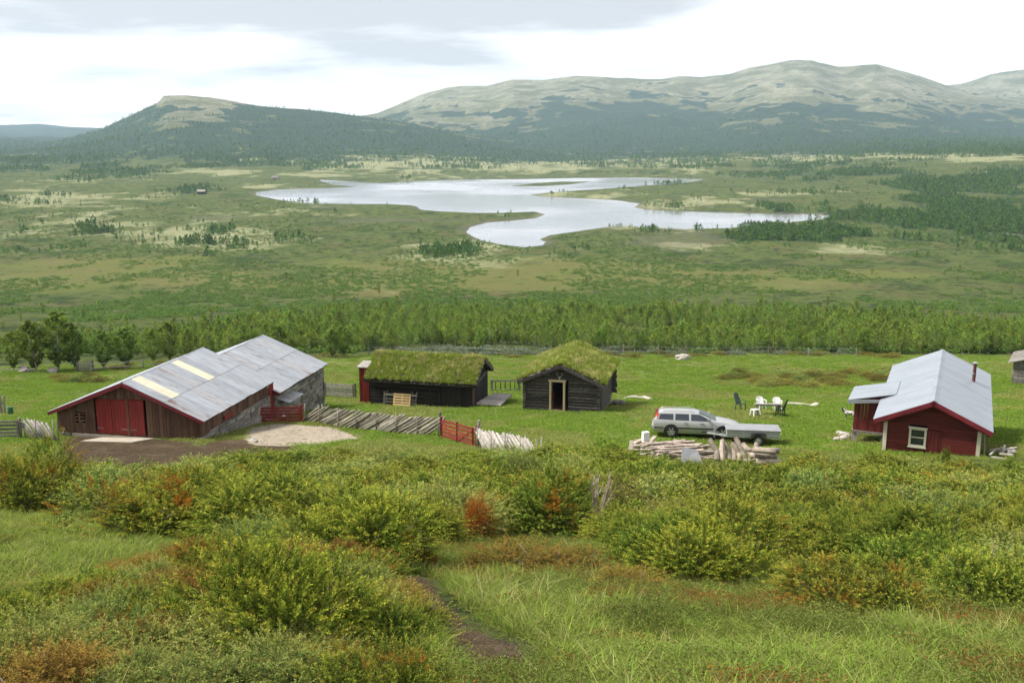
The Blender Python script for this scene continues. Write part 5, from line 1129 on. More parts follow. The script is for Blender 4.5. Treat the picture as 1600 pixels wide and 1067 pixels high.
for k in range(9):    # short logs stacked at the right end
    r_, c_ = divmod(k, 3); g_ = gnd(1174, 727); x_ = g_.x + r_ * .0 + jit(.05); y_ = g_.y + c_ * .3 + (r_ % 2) * .12
    stick('stacked_log', (x_ + jit(.2), y_, 0), (1, -.12 + jit(.3)), .95 + jit(.25), .13 + jit(.03), 'log_pale', 'short pale log in the low stack right of the timber heap', 'log', 'logs stacked right of the heap', gz(x_, y_) + .14 + r_ * .27)
for k in range(10):
    g_ = gnd(978 + 4.4 * k + jit(3), 706 + jit(4)); a = 1.2 + jit(.5)
    stick('plank_end', g_, (math.cos(a), math.sin(a)), .9 + jit(.2), .08, 'log_pale', 'pale plank in the small pile at the left end of the heap', 'plank', 'planks left of the heap', g_.z + .1 + (k % 3) * .13, (.2, .09), .1)
g = gnd(1008, 704); props(MB().box(-.16, .16, -.12, .12, -.1, .95).build('white_post', M['white_plastic'], loc=g, rz=.3), 'white painted block standing on end among the planks', 'block')
g = gnd(1082, 724); props(MB().hexa([(-.5, 0, 0), (.45, -.1, 0), (.45, -.06, 0), (-.5, .04, 0), (-.42, .38, .62), (.25, .3, .5), (.25, .34, .5), (-.42, .42, .62)]).build('metal_sheet', M['tarp'], loc=g), 'grey metal sheet propped against the timber heap', 'sheet')

# ------------------------------------------------------------------ stones
for k, (px, py, s, lb) in enumerate([(38, 581, (1.3, .6, .4), 'low flat grey boulder at the left among the birch trunks'), (82, 582, (.9, .5, .35), 'pale rounded boulder under the birches left of the hurdle'),
    (1066, 562, (1.0, .6, .5), 'white lichen-covered boulder at the middle of the far fence'), (136, 746, (.5, .3, .18), 'pale flat stone at the left of three by the dirt yard'),
    (153, 743, (.6, .35, .2), 'largest pale flat stone at the lower edge of the dirt yard'), (171, 743, (.5, .3, .18), 'pale flat stone right of two at the dirt yard edge'),
    (395, 690, (.35, .25, .12), 'small dark stone on the pale sandy patch')]):
    boulder('boulder', px=(px, py), s=s, label=lb, cat='boulder', material='pale_stone' if k != 0 else 'stone', seed=40 + k)
for k in range(9):
    q = hframe(-AW - .3 + jit(.35), A1 + .6 + k * .3); boulder('annex_stone', xy=(q.x, q.y), s=(random.uniform(.14, .3), .2, .14), label='pale stone in the row along the annex of the red house', cat='stone', group='stones along the annex', material='pale_stone', seed=60 + k, sink=.1)
for k in range(12):
    q = hframe(HW + .35 + random.uniform(0, .9), -.6 + random.uniform(0, 1.6)); a = jit(1.2)
    stick('firewood', (q.x, q.y, 0), (math.cos(a), math.sin(a)), random.uniform(.5, .9), .05, 'pale_wood', 'bleached stick in the firewood heap at the right corner of the house', 'firewood', 'firewood at the house corner', gz(q.x, q.y) + .05 + (k % 4) * .08, (.09, .07), .15)
for k in range(4):
    q = hframe(HW + .25, .15 + k * .22); o = MB().bar((0, 0, 0), (-.06, .05, 1.05 + jit(.2)), .06, .05).build('leaning_board', M['pale_wood'], loc=(q.x, q.y, gz(q.x, q.y)), rz=-.4 + jit(.3)); props(o, 'bleached board leaning on the right corner of the red house', 'board', 'boards leaning on the house corner')
for k, (px, py) in enumerate([(985, 622), (1000, 622.5), (1012, 623), (1240, 632), (1256, 633), (1272, 634)]):
    boulder('meadow_stone', px=(px, py), s=(.7, .22, .1), label='low pale stone in the broken row across the meadow', cat='stone', group='row of low stones across the meadow', material='pale_stone', seed=80 + k)
# far off: a hut on the heath and a boathouse by the water
for (px, py, w_, d_, h_, lb, mt_) in [(315, 303.5, 7, 5, 2.4, 'tiny dark hut far off on the heath left of the lake', 'tar_wood'), (430, 281, 8, 5, 2.6, 'tiny pale boathouse at the far left shore of the lake', 'pale_stone')]:
    g = gnd(px, py); r = thing('far_hut', lb, 'hut', g)
    MB().box(-w_/2, w_/2, -d_/2, d_/2, -1, h_).build('wall', M[mt_], r); MB().add([(-w_/2 - .4, -d_/2 - .5, h_), (w_/2 + .4, -d_/2 - .5, h_), (w_/2 + .4, d_/2 + .5, h_), (-w_/2 - .4, d_/2 + .5, h_), (-w_/2 - .4, 0, h_ + 2), (w_/2 + .4, 0, h_ + 2)], [(0, 1, 5, 4), (2, 3, 4, 5), (0, 4, 3), (1, 2, 5), (0, 3, 2, 1)]).build('roof', M['grey_wood'], r)
    MB().box(-.6, .6, -d_/2 - .06, -d_/2 - .01, 0, 2).build('door', M['dark'], r)

# ------------------------------------------------------------------ plants: meshes
def norm(a): return a / np.maximum(np.linalg.norm(a, axis=-1, keepdims=True), 1e-9)
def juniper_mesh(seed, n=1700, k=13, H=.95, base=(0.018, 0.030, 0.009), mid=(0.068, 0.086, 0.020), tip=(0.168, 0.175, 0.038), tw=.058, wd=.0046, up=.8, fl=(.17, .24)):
    """juniper of radius about 1: feathery shoots over a cluster of mounds, young tips lighter, shade of the gaps painted into the bases"""
    r = np.random.default_rng(seed); nl = 8
    la = r.random(nl) * 6.283; lr = .62 * np.sqrt(r.random(nl)); lc = np.stack([lr * np.cos(la), lr * np.sin(la), H * (.10 + .22 * r.random(nl))], 1); lR = .26 + .34 * r.random(nl); lH = H * (.32 + .60 * r.random(nl)) * (1 - .35 * lr)
    li = r.integers(0, nl, n); d = norm(r.normal(size=(n, 3))); d[:, 2] = np.abs(d[:, 2]) * 1.1 - .12; d = norm(d)
    rad = (.45 + .55 * r.random(n) ** .45)[:, None]
    p = lc[li] + d * rad * np.stack([lR[li], lR[li], lH[li]], 1); p[:, 2] = np.maximum(p[:, 2], .03)
    ax = norm(d * np.array([1.0, 1.0, .5]) + np.array([0, 0, up]) + r.normal(size=(n, 3)) * .24); ln = fl[0] + fl[1] * r.random(n)
    t = np.linspace(.08, 1, k)[None, :, None]; L_ = ln[:, None, None]
    bend = norm(np.cross(ax, np.array([0, 0, 1.0])) + r.normal(size=(n, 3)) * .4)
    dro = (ax * np.array([1, 1, 0]))[:, None, :] * .25 * L_ * t ** 2 + np.array([0, 0, -.22])[None, None] * L_ * t ** 2.2
    pos = p[:, None, :] + ax[:, None, :] * L_ * t + dro
    sd = r.normal(size=(n, k, 3)); sd = norm(sd - (sd * ax[:, None, :]).sum(-1, keepdims=True) * ax[:, None, :])
    tl = tw * (1.15 - .75 * t) * (.7 + .6 * r.random((n, k, 1)))
    tp_ = pos + sd * tl * .72 + ax[:, None, :] * tl * .62 + np.array([0, 0, -.12]) * tl
    wv = norm(np.cross(tp_ - pos, r.normal(size=(n, k, 3)))) * wd * (.8 + .8 * r.random((n, k, 1)))
    md = (pos + tp_) / 2
    V = np.stack([pos, md + wv, tp_, md - wv], 2).reshape(-1, 3)
    q = np.arange(n * k)[:, None] * 4; Fc = np.concatenate([q, q + 1, q + 2, q, q + 2, q + 3], 1).reshape(-1, 3)
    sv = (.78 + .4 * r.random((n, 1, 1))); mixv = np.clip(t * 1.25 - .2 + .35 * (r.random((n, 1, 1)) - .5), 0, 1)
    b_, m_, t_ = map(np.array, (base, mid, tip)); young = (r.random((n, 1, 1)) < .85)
    c = np.where(mixv < .5, b_ + (m_ - b_) * mixv * 2, m_ + (np.where(young, t_, m_ * 1.15) - m_) * (mixv - .5) * 2) * sv  # shade between shoots painted into their bases, lit ends into the tips
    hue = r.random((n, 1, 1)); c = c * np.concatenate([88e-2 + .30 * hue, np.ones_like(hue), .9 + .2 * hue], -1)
    c = np.broadcast_to(c, (n, k, 3)); C = np.repeat(c.reshape(-1, 3), 4, 0)
    return npmesh('foliage', V, Fc, C)
def stems_mesh(seed, n=16, H=.8):
    r = random.Random(seed); mb = MB()
    for q in range(n):
        a = r.uniform(0, 6.283); l = r.uniform(.3, .8); e_ = Vector((math.cos(a) * l, math.sin(a) * l, H * r.uniform(.35, .85)))
        mb.tube([(jit(.05), jit(.05), -.05), e_ * .45 + Vector((r.uniform(-.07, .07), r.uniform(-.07, .07), .02)), e_], [.03, .02, .006], 5, cap=False)
    me = bpy.data.meshes.new('stem'); me.from_pydata(mb.v, [], mb.f); me.materials.append(M['stem']); return me
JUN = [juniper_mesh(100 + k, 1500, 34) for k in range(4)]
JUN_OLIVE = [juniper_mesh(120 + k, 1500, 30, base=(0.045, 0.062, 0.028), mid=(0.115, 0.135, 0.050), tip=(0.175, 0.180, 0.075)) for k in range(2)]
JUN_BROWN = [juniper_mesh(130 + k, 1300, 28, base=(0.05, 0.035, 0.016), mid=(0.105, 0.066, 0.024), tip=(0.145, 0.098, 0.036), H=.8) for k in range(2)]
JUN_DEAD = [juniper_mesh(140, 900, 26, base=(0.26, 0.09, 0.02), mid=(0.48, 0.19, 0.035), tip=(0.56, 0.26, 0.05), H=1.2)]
JSTEM = [stems_mesh(7), stems_mesh(8)]
for L_, mt_ in ((JUN, 'juniper'), (JUN_OLIVE, 'juniper'), (JUN_BROWN, 'juniper'), (JUN_DEAD, 'juniper_dead')):
    for me in L_: me.materials.append(M[mt_])
M['juniper_main'] = leafmat('bright juniper needles', 0.008, 0.06, 0.25, tint=(2.75, 2.75, 1.6), patch=((0.30, 0.10, 0.025), 0.66, 0.74))
FAR_K = dict(n=620, k=15, tw=.085, wd=.0085, fl=(.16, .22))
JUN_FAR = [juniper_mesh(150 + k, **FAR_K) for k in range(4)]; JUN_FAR_R = [juniper_mesh(156 + k, **FAR_K) for k in range(2)]
JUN_FAR_O = [juniper_mesh(160, base=(0.045, 0.062, 0.028), mid=(0.115, 0.135, 0.050), tip=(0.175, 0.180, 0.075), **FAR_K)]
JUN_FAR_B = [juniper_mesh(164 + k, base=(0.045, 0.045, 0.02), mid=(0.085, 0.078, 0.028), tip=(0.125, 0.112, 0.040), H=.8, **FAR_K) for k in range(2)]
for L_, mt_ in ((JUN_FAR, 'juniper'), (JUN_FAR_R, 'juniper_rusty'), (JUN_FAR_O, 'juniper'), (JUN_FAR_B, 'juniper')):
    for me in L_: me.materials.append(M[mt_])
JUN_MAIN = [me.copy() for me in JUN[:3]]
for me in JUN_MAIN: me.materials.clear(); me.materials.append(M['juniper_main'])
JUN_RUSTY = [me.copy() for me in JUN[:3]]
for me in JUN_RUSTY: me.materials.clear(); me.materials.append(M['juniper_rusty'])
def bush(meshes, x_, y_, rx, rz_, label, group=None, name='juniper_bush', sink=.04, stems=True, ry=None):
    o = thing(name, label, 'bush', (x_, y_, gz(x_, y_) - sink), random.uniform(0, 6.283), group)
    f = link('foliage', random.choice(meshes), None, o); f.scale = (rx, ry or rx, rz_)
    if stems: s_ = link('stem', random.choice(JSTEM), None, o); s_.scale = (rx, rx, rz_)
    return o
def bush_px(meshes, px, py, wpx, hpx, label, group=None, name='juniper_bush', **k):
    g_ = gnd(px, py); sc_ = (g_.y * math.cos(TILT) + (CZ - g_.z) * math.sin(TILT)) / F
    R_ = wpx * sc_ / 2 / .98; y_ = g_.y + R_ * .55
    return bush(meshes, g_.x * (y_ / g_.y), y_, R_, hpx * sc_ / .98, label, group, name, **k)
B_ = bush_px
BIG = [
 (JUN_MAIN, 440, 1048, 330, 205, 'large bright green juniper in the left foreground, taller than its neighbours'),
 (JUN_OLIVE, 95, 1090, 260, 140, 'olive-grey juniper filling the bottom left corner'),
 (JUN_OLIVE, 315, 1095, 330, 110, 'wide olive-grey juniper at the bottom edge left of the path'),
 (JUN_MAIN, 8, 1010, 130, 85, 'small yellow-green juniper at the left edge above the corner'),
 (JUN_BROWN, 190, 985, 230, 80, 'low brownish juniper between the left corner and the large green one'),
 (JUN_BROWN, 300, 905, 130, 55, 'low reddish brown juniper at the edge of the left grass clearing'),
 (JUN_OLIVE, 400, 882, 150, 72, 'pale olive juniper right behind the large foreground juniper'),
 (JUN_RUSTY, 45, 800, 175, 115, 'dark green juniper with orange tips at the left edge near the yard'),
 (JUN_RUSTY, 235, 842, 250, 100, 'broad yellow-green juniper with orange tips below the dirt yard'),
 (JUN_MAIN, 560, 885, 250, 125, 'tall juniper with bare grey stems above the footpath'),
 (JUN, 668, 850, 120, 80, 'green juniper just left of the small orange dead one'),
 (JUN_RUSTY, 860, 842, 190, 105, 'tall upright juniper beside the bleached bare branches'),
 (JUN_MAIN, 1110, 918, 215, 105, 'broad green juniper in the middle of the right slope'),
 (JUN_RUSTY, 1325, 965, 235, 95, 'juniper with many orange patches standing forward on the right'),
 (JUN, 1545, 955, 210, 110, 'dark green juniper at the right edge above the bare patch'),
 (JUN, 1430, 915, 190, 85, 'juniper behind the orange-patched one on the right'),
 (JUN, 1270, 870, 200, 85, 'dense juniper with a dark hollow on its left, right of centre'),
]
placed = []
for a_, b2 in ((935, 834), (750, 838), (672, 772)):
    q_ = gnd(a_, b2); placed.append((q_.x, q_.y - .2, .9)); placed.append((q_.x, q_.y - 1.1, .7))
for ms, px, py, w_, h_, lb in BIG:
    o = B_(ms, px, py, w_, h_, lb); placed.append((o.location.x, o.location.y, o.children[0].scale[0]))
o = B_(JUN_DEAD, 750, 850, 56, 66, 'small bright orange dead juniper in the middle of the thicket'); 
B_(JUN_DEAD, 672, 774, 30, 32, 'tiny orange dead shoot of juniper higher in the thicket', stems=False)
B_(JUN_BROWN, 860, 905, 260, 40, 'low reddish shrub spreading over the middle of the slope', name='low_shrub')
B_(JUN_BROWN, 1010, 935, 170, 30, 'low brown shrub above the tall pale grass', name='low_shrub')
B_(JUN_BROWN, 640, 890, 90, 40, 'small brown shrub at the top of the footpath', name='low_shrub')
# bleached bare branches
g = gnd(934, 838); mb = MB(); r = random.Random(3)
for q in range(13):
    a = r.uniform(0, 6.283); l = r.uniform(.1, .5); h = r.uniform(.9, 1.7); p1 = Vector((math.cos(a) * l * .4, math.sin(a) * l * .4, h * .5)); p2 = Vector((math.cos(a) * l, math.sin(a) * l, h))
    mb.tube([(r.uniform(-.05, .05), r.uniform(-.05, .05), -.05), p1 + Vector((r.uniform(-.06, .06), 0, 0)), p2], [.032, .022, .006], 6)
    for z_ in range(2):
        s_ = p1.lerp(p2, .3 + .4 * z_); mb.tube([s_, s_ + Vector((r.uniform(-.2, .2), r.uniform(-.2, .2), .22))], [.012, .003], 5)
props(mb.build('bare_branches', M['dead_stem'], loc=g), 'bleached bare juniper branches standing beside the tall upright juniper', 'branches')

UPX = np.array([-100, 0, 70, 90, 200, 250, 330, 480, 700, 850, 965, 980, 1110, 1205, 1220, 1350, 1600, 1750]); UPY = np.array([728, 735, 742, 775, 775, 752, 736, 722, 732, 726, 724, 738, 756, 766, 750, 742, 750, 752])
LOX = np.array([-100, 0, 100, 330, 420, 560, 690, 760, 950, 1010, 1120, 1220, 1400, 1600, 1750]); LOY = np.array([800, 795, 805, 828, 860, 872, 845, 812, 830, 890, 900, 880, 905, 945, 950])
cand = []; tries = 0; r = np.random.default_rng(23)
TX = r.uniform(-34, 34, 26000); TY = r.uniform(14, 47, 26000); TZ = terrain(TX, TY); tpx, tpy = to_px(TX, TY, TZ)
okm = (tpx > -60) & (tpx < 1660) & (tpy > np.interp(tpx, UPX, UPY)) & (tpy < np.interp(tpx, LOX, LOY)) & ~((np.abs(tpx - 420) < 65) & (np.abs(tpy - 772) < 14)) & ~((np.abs(tpx - 1530) < 90) & (np.abs(tpy - 815) < 12))
for x_, y_ in zip(TX[okm], TY[okm]):
    if len(cand) >= 285: break
    if any((x_ - a) ** 2 + (y_ - b_) ** 2 < (.62 * c + .35) ** 2 for a, b_, c in placed): continue
    if any((x_ - a) ** 2 + (y_ - b_) ** 2 < 1.12 ** 2 for a, b_ in cand): continue
    cand.append((x_, y_))
cand.sort(key=lambda c: c[1]); mass = cand[175:]; cand = cand[:175]
for x_, y_ in cand:
    v = vnoise(np.array([x_ / 4]), np.array([y_ / 4]), 5)[0]; ms = JUN if v < .72 else JUN_RUSTY
    if random.random() < .12: ms = JUN_OLIVE
    if random.random() < .10: ms = JUN_BROWN
    if y_ > 21: ms = JUN_FAR_B if ms is JUN_BROWN else JUN_FAR_O if ms is JUN_OLIVE else JUN_FAR_R if ms is JUN_RUSTY else JUN_FAR
    k = random.uniform(.9, 1.5); hi = min(1, .45 + (45 - y_) / 22)
    bush(ms, x_, y_, k, random.uniform(.75, 1.2) * (.75 if y_ > 38 else 1), 'green juniper bush in the dense thicket on the slope below the farm', 'junipers of the thicket', stems=y_ < 26)
MASS = np.array(mass)
# smaller junipers filling the left foreground
r = np.random.default_rng(31); TX = r.uniform(-9, 1, 9000); TY = r.uniform(4, 17, 9000); TZ = terrain(TX, TY); tpx, tpy = to_px(TX, TY, TZ); low = []
okm = (tpx > -60) & (tpx < 600) & (tpy > np.interp(tpx, [-60, 120, 330, 430, 600], [1000, 930, 880, 850, 900])) & (tpy < 1130) & (sdist(PATH, TX, TY) > .55)
for x_, y_ in zip(TX[okm], TY[okm]):
    if any((x_ - a) ** 2 + (y_ - b_) ** 2 < (.55 * c + .2) ** 2 for a, b_, c in placed) or any((x_ - a) ** 2 + (y_ - b_) ** 2 < .62 ** 2 for a, b_ in low): continue
    low.append((x_, y_)); px = to_px(x_, y_, gz(x_, y_))[0]
    ms = JUN_OLIVE if random.random() < .40 else JUN_BROWN if random.random() < .5 else JUN if random.random() < .6 else JUN_RUSTY
    bush(ms, x_, y_, random.uniform(.45, .75), random.uniform(.4, .62), 'low juniper filling the gaps between the larger ones in the left foreground', 'low junipers of the left foreground')
# juniper patches on the far meadow
for k in range(38):
    px = random.uniform(1135, 1400); py = random.uniform(582, 604) - (6 if px > 1330 else 0)
    if py > 594 and px < 1180: py = 590
    g_ = gnd(px, py); bush(JUN_FAR_B + JUN_FAR_O, g_.x, g_.y, random.uniform(.9, 1.6), random.uniform(.45, .75), 'low brown-green juniper in the patch on the far meadow', 'junipers on the far meadow', stems=False)
for k in range(14):
    g_ = gnd(random.uniform(85, 175), random.uniform(590, 600)); bush(JUN_FAR_B + JUN_FAR_O, g_.x, g_.y, random.uniform(.7, 1.3), random.uniform(.4, .8), 'low brown-green bush on the meadow behind the barn', 'bushes behind the barn', stems=False)
B_(JUN, 1478, 724, 15, 27, 'leafy weed growing before the gable of the red house', name='weed', stems=False)

jm_var = variants('upper_juniper', [me.copy() for me in JUN_FAR[:3] + JUN_FAR_R[:1] + JUN_FAR_O[:1]], M['juniper'])
q_ = np.random.default_rng(3); n_ = len(MASS); sc2 = q_.uniform(.95, 1.5, n_)
scatter('juniper_thicket', np.column_stack([MASS, terrain(MASS[:, 0], MASS[:, 1]) - .04]), np.stack([sc2, sc2, q_.uniform(.6, .95, n_)], 1), jm_var, label='dense low juniper scrub along the upper edge of the slope below the farm', cat='scrub')
# ------------------------------------------------------------------ birches
def birch_meshes(seed, H=4.6, R=1.15, n=900, size=.20, colors=((0.060, 0.115, 0.022), (0.085, 0.145, 0.028), (0.045, 0.090, 0.020), (0.105, 0.160, 0.034)), low=.12):
    r = np.random.default_rng(seed); rr = random.Random(seed); mb = MB(); tipx, tipy = rr.uniform(-.25, .25), rr.uniform(-.25, .25)
    mb.tube([(0, 0, -.15), (tipx * .3 + rr.uniform(-.1, .1), tipy * .3, H * .35), (tipx * .7, tipy * .7, H * .7), (tipx, tipy, H * .95)], [.085, .065, .035, .008], 6, cap=False); cents = []
    nb = 30
    for q in range(nb):
        h = low + (1 - low) * (q + .5) / nb; a = q * 2.4 + rr.uniform(-.4, .4); prof = math.sin(min(1, (h - low * .6) / .45) * 1.57) * (1 - max(0, (h - .45) / .62) ** 1.5)
        l = R * prof * rr.uniform(.55, 1.1); st_ = Vector((tipx * h, tipy * h, H * h * .9)); e_ = st_ + Vector((math.cos(a) * l, math.sin(a) * l, H * .06 + l * .35))
        mb.tube([st_, e_], [.02, .005], 4, cap=False); cents += [(st_.lerp(e_, f), .16 + .22 * l) for f in (.45, .75, 1.0)]
    cents.append((Vector((tipx, tipy, H * .97)), .16))
    ci = r.integers(0, len(cents), n); cp = np.array([list(c[0]) for c in cents])[ci]; cr = np.array([c[1] for c in cents])[ci]
    p = cp + norm(r.normal(size=(n, 3))) * (cr * (.3 + .7 * r.random(n)))[:, None]; s = size * (.6 + .8 * r.random((n, 1)))
    d = norm(r.normal(size=(n, 3)) + np.array([0, 0, -.25])); e_ = norm(np.cross(d, r.normal(size=(n, 3))))
    V = np.stack([p - d * s * .5, p + e_ * s * .38, p + d * s * .5, p - e_ * s * .38], 1).reshape(-1, 3); q = np.arange(n)[:, None] * 4; Fc = np.concatenate([q, q + 1, q + 2, q, q + 2, q + 3], 1).reshape(-1, 3)
    clump = np.random.default_rng(seed + 1).random(len(cents))[ci][:, None]
    c = np.array(colors)[r.integers(0, len(colors), n)] * (.8 + .4 * r.random((n, 1))) * (.6 + .8 * clump)
    crown = npmesh('crown', V, Fc, np.repeat(c, 4, 0)); crown.materials.append(M['birch'])
    tm = bpy.data.meshes.new('trunk'); tm.from_pydata(mb.v, [], mb.f); tm.materials.append(M['bark'])
    return crown, tm
BIR = [birch_meshes(200 + k, H=3.5 + .45 * (k % 4), R=(1.0, 1.45, .9, 1.25)[(k * 3 + k // 4) % 4], n=1000, size=.17, low=(.06, .14, .1)[k % 3]) for k in range(8)]
BIR_TALL = [birch_meshes(220 + k, H=5.6, R=1.85, n=3000, low=.07, colors=((0.052, 0.098, 0.020), (0.070, 0.118, 0.024), (0.042, 0.080, 0.018))) for k in range(3)]
def birch(mesh, x_, y_, s, label, group=None, wide=1.0):
    o = thing('birch_tree', label, 'tree', (x_, y_, gz(x_, y_)), random.uniform(0, 6.283), group)
    for nm, me in (('crown', mesh[0]), ('trunk', mesh[1])):
        c = link(nm, me, None, o); c.scale = (s * wide, s * wide, s)
    return o
for px, py, hpx, wd, lb in [(22, 580, 62, 1.0, 'leftmost tall birch behind the rail fence'), (55, 581, 80, 1.2, 'tall dark birch left of the pale boulder'), (92, 580, 92, 1.3, 'tallest bushy birch of the left group, above the pale boulder'),
     (118, 578, 70, 1.0, 'birch at the right side of the left group, beside the hurdle'), (163, 577, 60, 1.15, 'round birch left of two standing just right of the hurdle'), (198, 575, 62, 1.2, 'round dark birch right of two near the hurdle'),
     (240, 568, 55, .9, 'slim birch in the gap left of the barn roof ridge'), (266, 566, 64, 1.1, 'full birch close behind the barn roof at its left'), (295, 562, 48, .9, 'smaller birch behind the front barn roof'),
     (440, 556, 46, 1.0, 'birch peeking over the rear barn roof'), (520, 559, 44, 1.1, 'round birch standing behind the stone barn at the tumbled fence'), (537, 557, 50, 1.1, 'dark birch at the tumbled fence left of the cowshed')]:
    g_ = gnd(px, py); sc_ = (g_.y * math.cos(TILT) + (CZ - g_.z) * math.sin(TILT)) / F; birch(random.choice(BIR_TALL), g_.x, g_.y, hpx * sc_ / .97 / 5.6, lb, 'old birches at the left fence', wd)
r = np.random.default_rng(77); N = 16000
TY = r.uniform(116, 262, N); TX = r.uniform(-.62, .62, N) * TY; TZ = terrain(TX, TY); tpx, tpy = to_px(TX, TY, TZ)
upb = np.interp(tpx, [-80, 0, 230, 330, 450, 600, 1000, 1400, 1680], [548, 545, 536, 522, 506, 493, 489, 503, 520])
lob = np.interp(tpx, [-80, 0, 230, 330, 560, 800, 1400, 1680], [574, 572, 562, 556, 548, 547, 553, 553])
okm = (tpy > upb + 4 - 16 * r.random(N) ** 2.5) & (tpy < lob) & (tpx > -60) & (tpx < 1660); okm &= (r.random(N) < np.interp(tpx, [0, 200, 330, 450], [.12, .25, .6, 1.0])); okm &= (fbm(TX / 9, TY / 9, 3, 71) > -.12)
BX_, BY_ = TX[okm], TY[okm]; order = np.argsort(BY_); keep = []
grid = {}
for q in order:
    k = (int(BX_[q] // 1.15), int(BY_[q] // 1.15))
    if k in grid: continue
    grid[k] = 1; keep.append(q)
for q in keep[:200]:
    birch(random.choice(BIR), BX_[q], BY_[q], random.uniform(.36, .80), 'young green birch in the front rows of the belt behind the far fence', 'young birches behind the far fence', random.uniform(.9, 1.25))
rest = np.array(keep[200:])
def joined(pair, name):
    a, b_ = pair; me = bpy.data.meshes.new(name); import bmesh
    bm = bmesh.new(); bm.from_mesh(a); nf = len(bm.faces); bm.from_mesh(b_); me.materials.append(M['birch']); me.materials.append(M['bark'])
    bm.faces.ensure_lookup_table()
    for f in bm.faces[nf:]: f.material_index = 1
    bm.to_mesh(me); bm.free(); return me
belt_var = variants('belt_birch', [joined(p_, 'belt_birch') for p_ in BIR], [M['birch'], M['bark']])
sz = r.uniform(.34, .80, len(rest)) * (1 + 1.1 * fbm(BX_[rest] / 12, BY_[rest] / 12, 3, 73)); scatter('birch_wood', np.stack([BX_[rest], BY_[rest], terrain(BX_[rest], BY_[rest])], 1), np.stack([sz * r.uniform(.9, 1.25, len(rest)), sz * r.uniform(.9, 1.25, len(rest)), sz], 1), belt_var, label='dense young birch wood stretching behind the far fence', cat='wood')
# willows along the far fence
def willow_mesh(seed):
    r_ = np.random.default_rng(seed); n = 700; d = norm(r_.normal(size=(n, 3))); d[:, 2] = np.abs(d[:, 2]); p = d * np.array([1, 1, .8]) * (.4 + .6 * r_.random((n, 1)) ** .5); s = .16 * (.6 + .8 * r_.random((n, 1))); e1 = norm(r_.normal(size=(n, 3)) + d); e2 = norm(np.cross(e1, r_.normal(size=(n, 3))))
    V = np.stack([p - e1 * s * .5, p + e2 * s * .3, p + e1 * s * .5, p - e2 * s * .3], 1).reshape(-1, 3); q = np.arange(n)[:, None] * 4; Fc = np.concatenate([q, q + 1, q + 2, q, q + 2, q + 3], 1).reshape(-1, 3)
    c = np.array([(0.17, 0.205, 0.125), (0.22, 0.25, 0.16), (0.12, 0.16, 0.08)])[r_.integers(0, 3, n)] * (.8 + .4 * r_.random((n, 1))); me = npmesh('foliage', V, Fc, np.repeat(c, 4, 0)); me.materials.append(M['willow']); return me
WIL = [willow_mesh(300 + k) for k in range(3)]
for k in range(75):
    px = random.choice([random.uniform(655, 830), random.uniform(600, 980), random.uniform(960, 1360)]); g_ = gnd(px, random.uniform(549, 555)); s_ = random.uniform(.7, 1.25) * (.7 if px > 960 else 1)
    bush(WIL, g_.x, g_.y, s_ * 1.2, s_, 'low grey-green willow scrub along the far fence', 'willows along the far fence', name='willow_shrub', stems=False)
for k in range(60):
    px = random.uniform(150, 1400); g_ = gnd(px, np.interp(px, [150, 300, 560, 1400], [578, 570, 556, 556]) + jit(3)); bush(JUN_FAR_B, g_.x, g_.y, random.uniform(.8, 1.5), random.uniform(.35, .7), 'low dark scrub at the foot of the far fence', 'scrub at the far fence', name='fence_scrub', stems=False)
# saplings scattered over the bog
SPR = [birch_meshes(240 + k, H=3.0, R=.95, n=420, size=.22, low=.05) for k in range(3)]
cnt = 0
for x_, y_, px, py in zip(TX, TY, tpx, tpy):
    if cnt >= 45: break
    u_ = np.interp(px, [-80, 0, 230, 330, 450, 600, 1000, 1400, 1680], [548, 545, 536, 522, 506, 493, 489, 503, 520])
    if -20 < px < 1620 and 478 < py < u_ - 2 and random.random() < .1: birch(random.choice(SPR), x_, y_, random.uniform(.5, .95), 'small lone sapling on the open ground beyond the birch belt', 'saplings beyond the birch belt'); cnt += 1
for k in range(26):
    g_ = gnd(random.uniform(0, 1600), random.uniform(425, 485)); birch(random.choice(SPR), g_.x, g_.y, random.uniform(.6, 1.1), 'tiny dark tree standing alone on the bog', 'lone trees on the bog')

# ------------------------------------------------------------------ far forest, one mass
def far_tree(seed, conifer):
    r_ = np.random.default_rng(seed); n = 46; h = r_.random(n) ** .8; w_ = (.34 * (1 - h) + .03) if conifer else .32 * np.sin(np.clip(h * 1.05 + .12, 0, 1) * 3.14) ** .6; a = r_.random(n) * 6.283; q = np.sqrt(r_.random(n)) * w_
    p = np.stack([q * np.cos(a), q * np.sin(a), h * .95 + .03], 1); s = .17 * (.7 + .6 * r_.random((n, 1))); e1 = norm(r_.normal(size=(n, 3))); e2 = norm(np.cross(e1, r_.normal(size=(n, 3))))
    V = np.stack([p - e1 * s * .5, p + e2 * s * .5, p + e1 * s * .5, p - e2 * s * .5], 1).reshape(-1, 3); b_ = np.arange(n)[:, None] * 4; Fc = np.concatenate([b_, b_ + 1, b_ + 2, b_, b_ + 2, b_ + 3], 1).reshape(-1, 3)
    c = np.array([(0.028, 0.056, 0.024), (0.042, 0.075, 0.028)] if conifer else [(0.048, 0.088, 0.026), (0.066, 0.112, 0.032)])[r_.integers(0, 2, n)] * (.75 + .5 * r_.random((n, 1)))
    return npmesh('far_tree', V, Fc, np.repeat(c, 4, 0))
ft_var = variants('far_tree', [far_tree(400 + k, k == 0) for k in range(6)], M['forest'])
r = np.random.default_rng(88); N = 420000; TY = np.exp(r.uniform(math.log(470), math.log(3300), N)); TX = r.uniform(-.6, .6, N) * TY; TZ = terrain(TX, TY); _, fo, _ = zones(TX, TY, TZ)
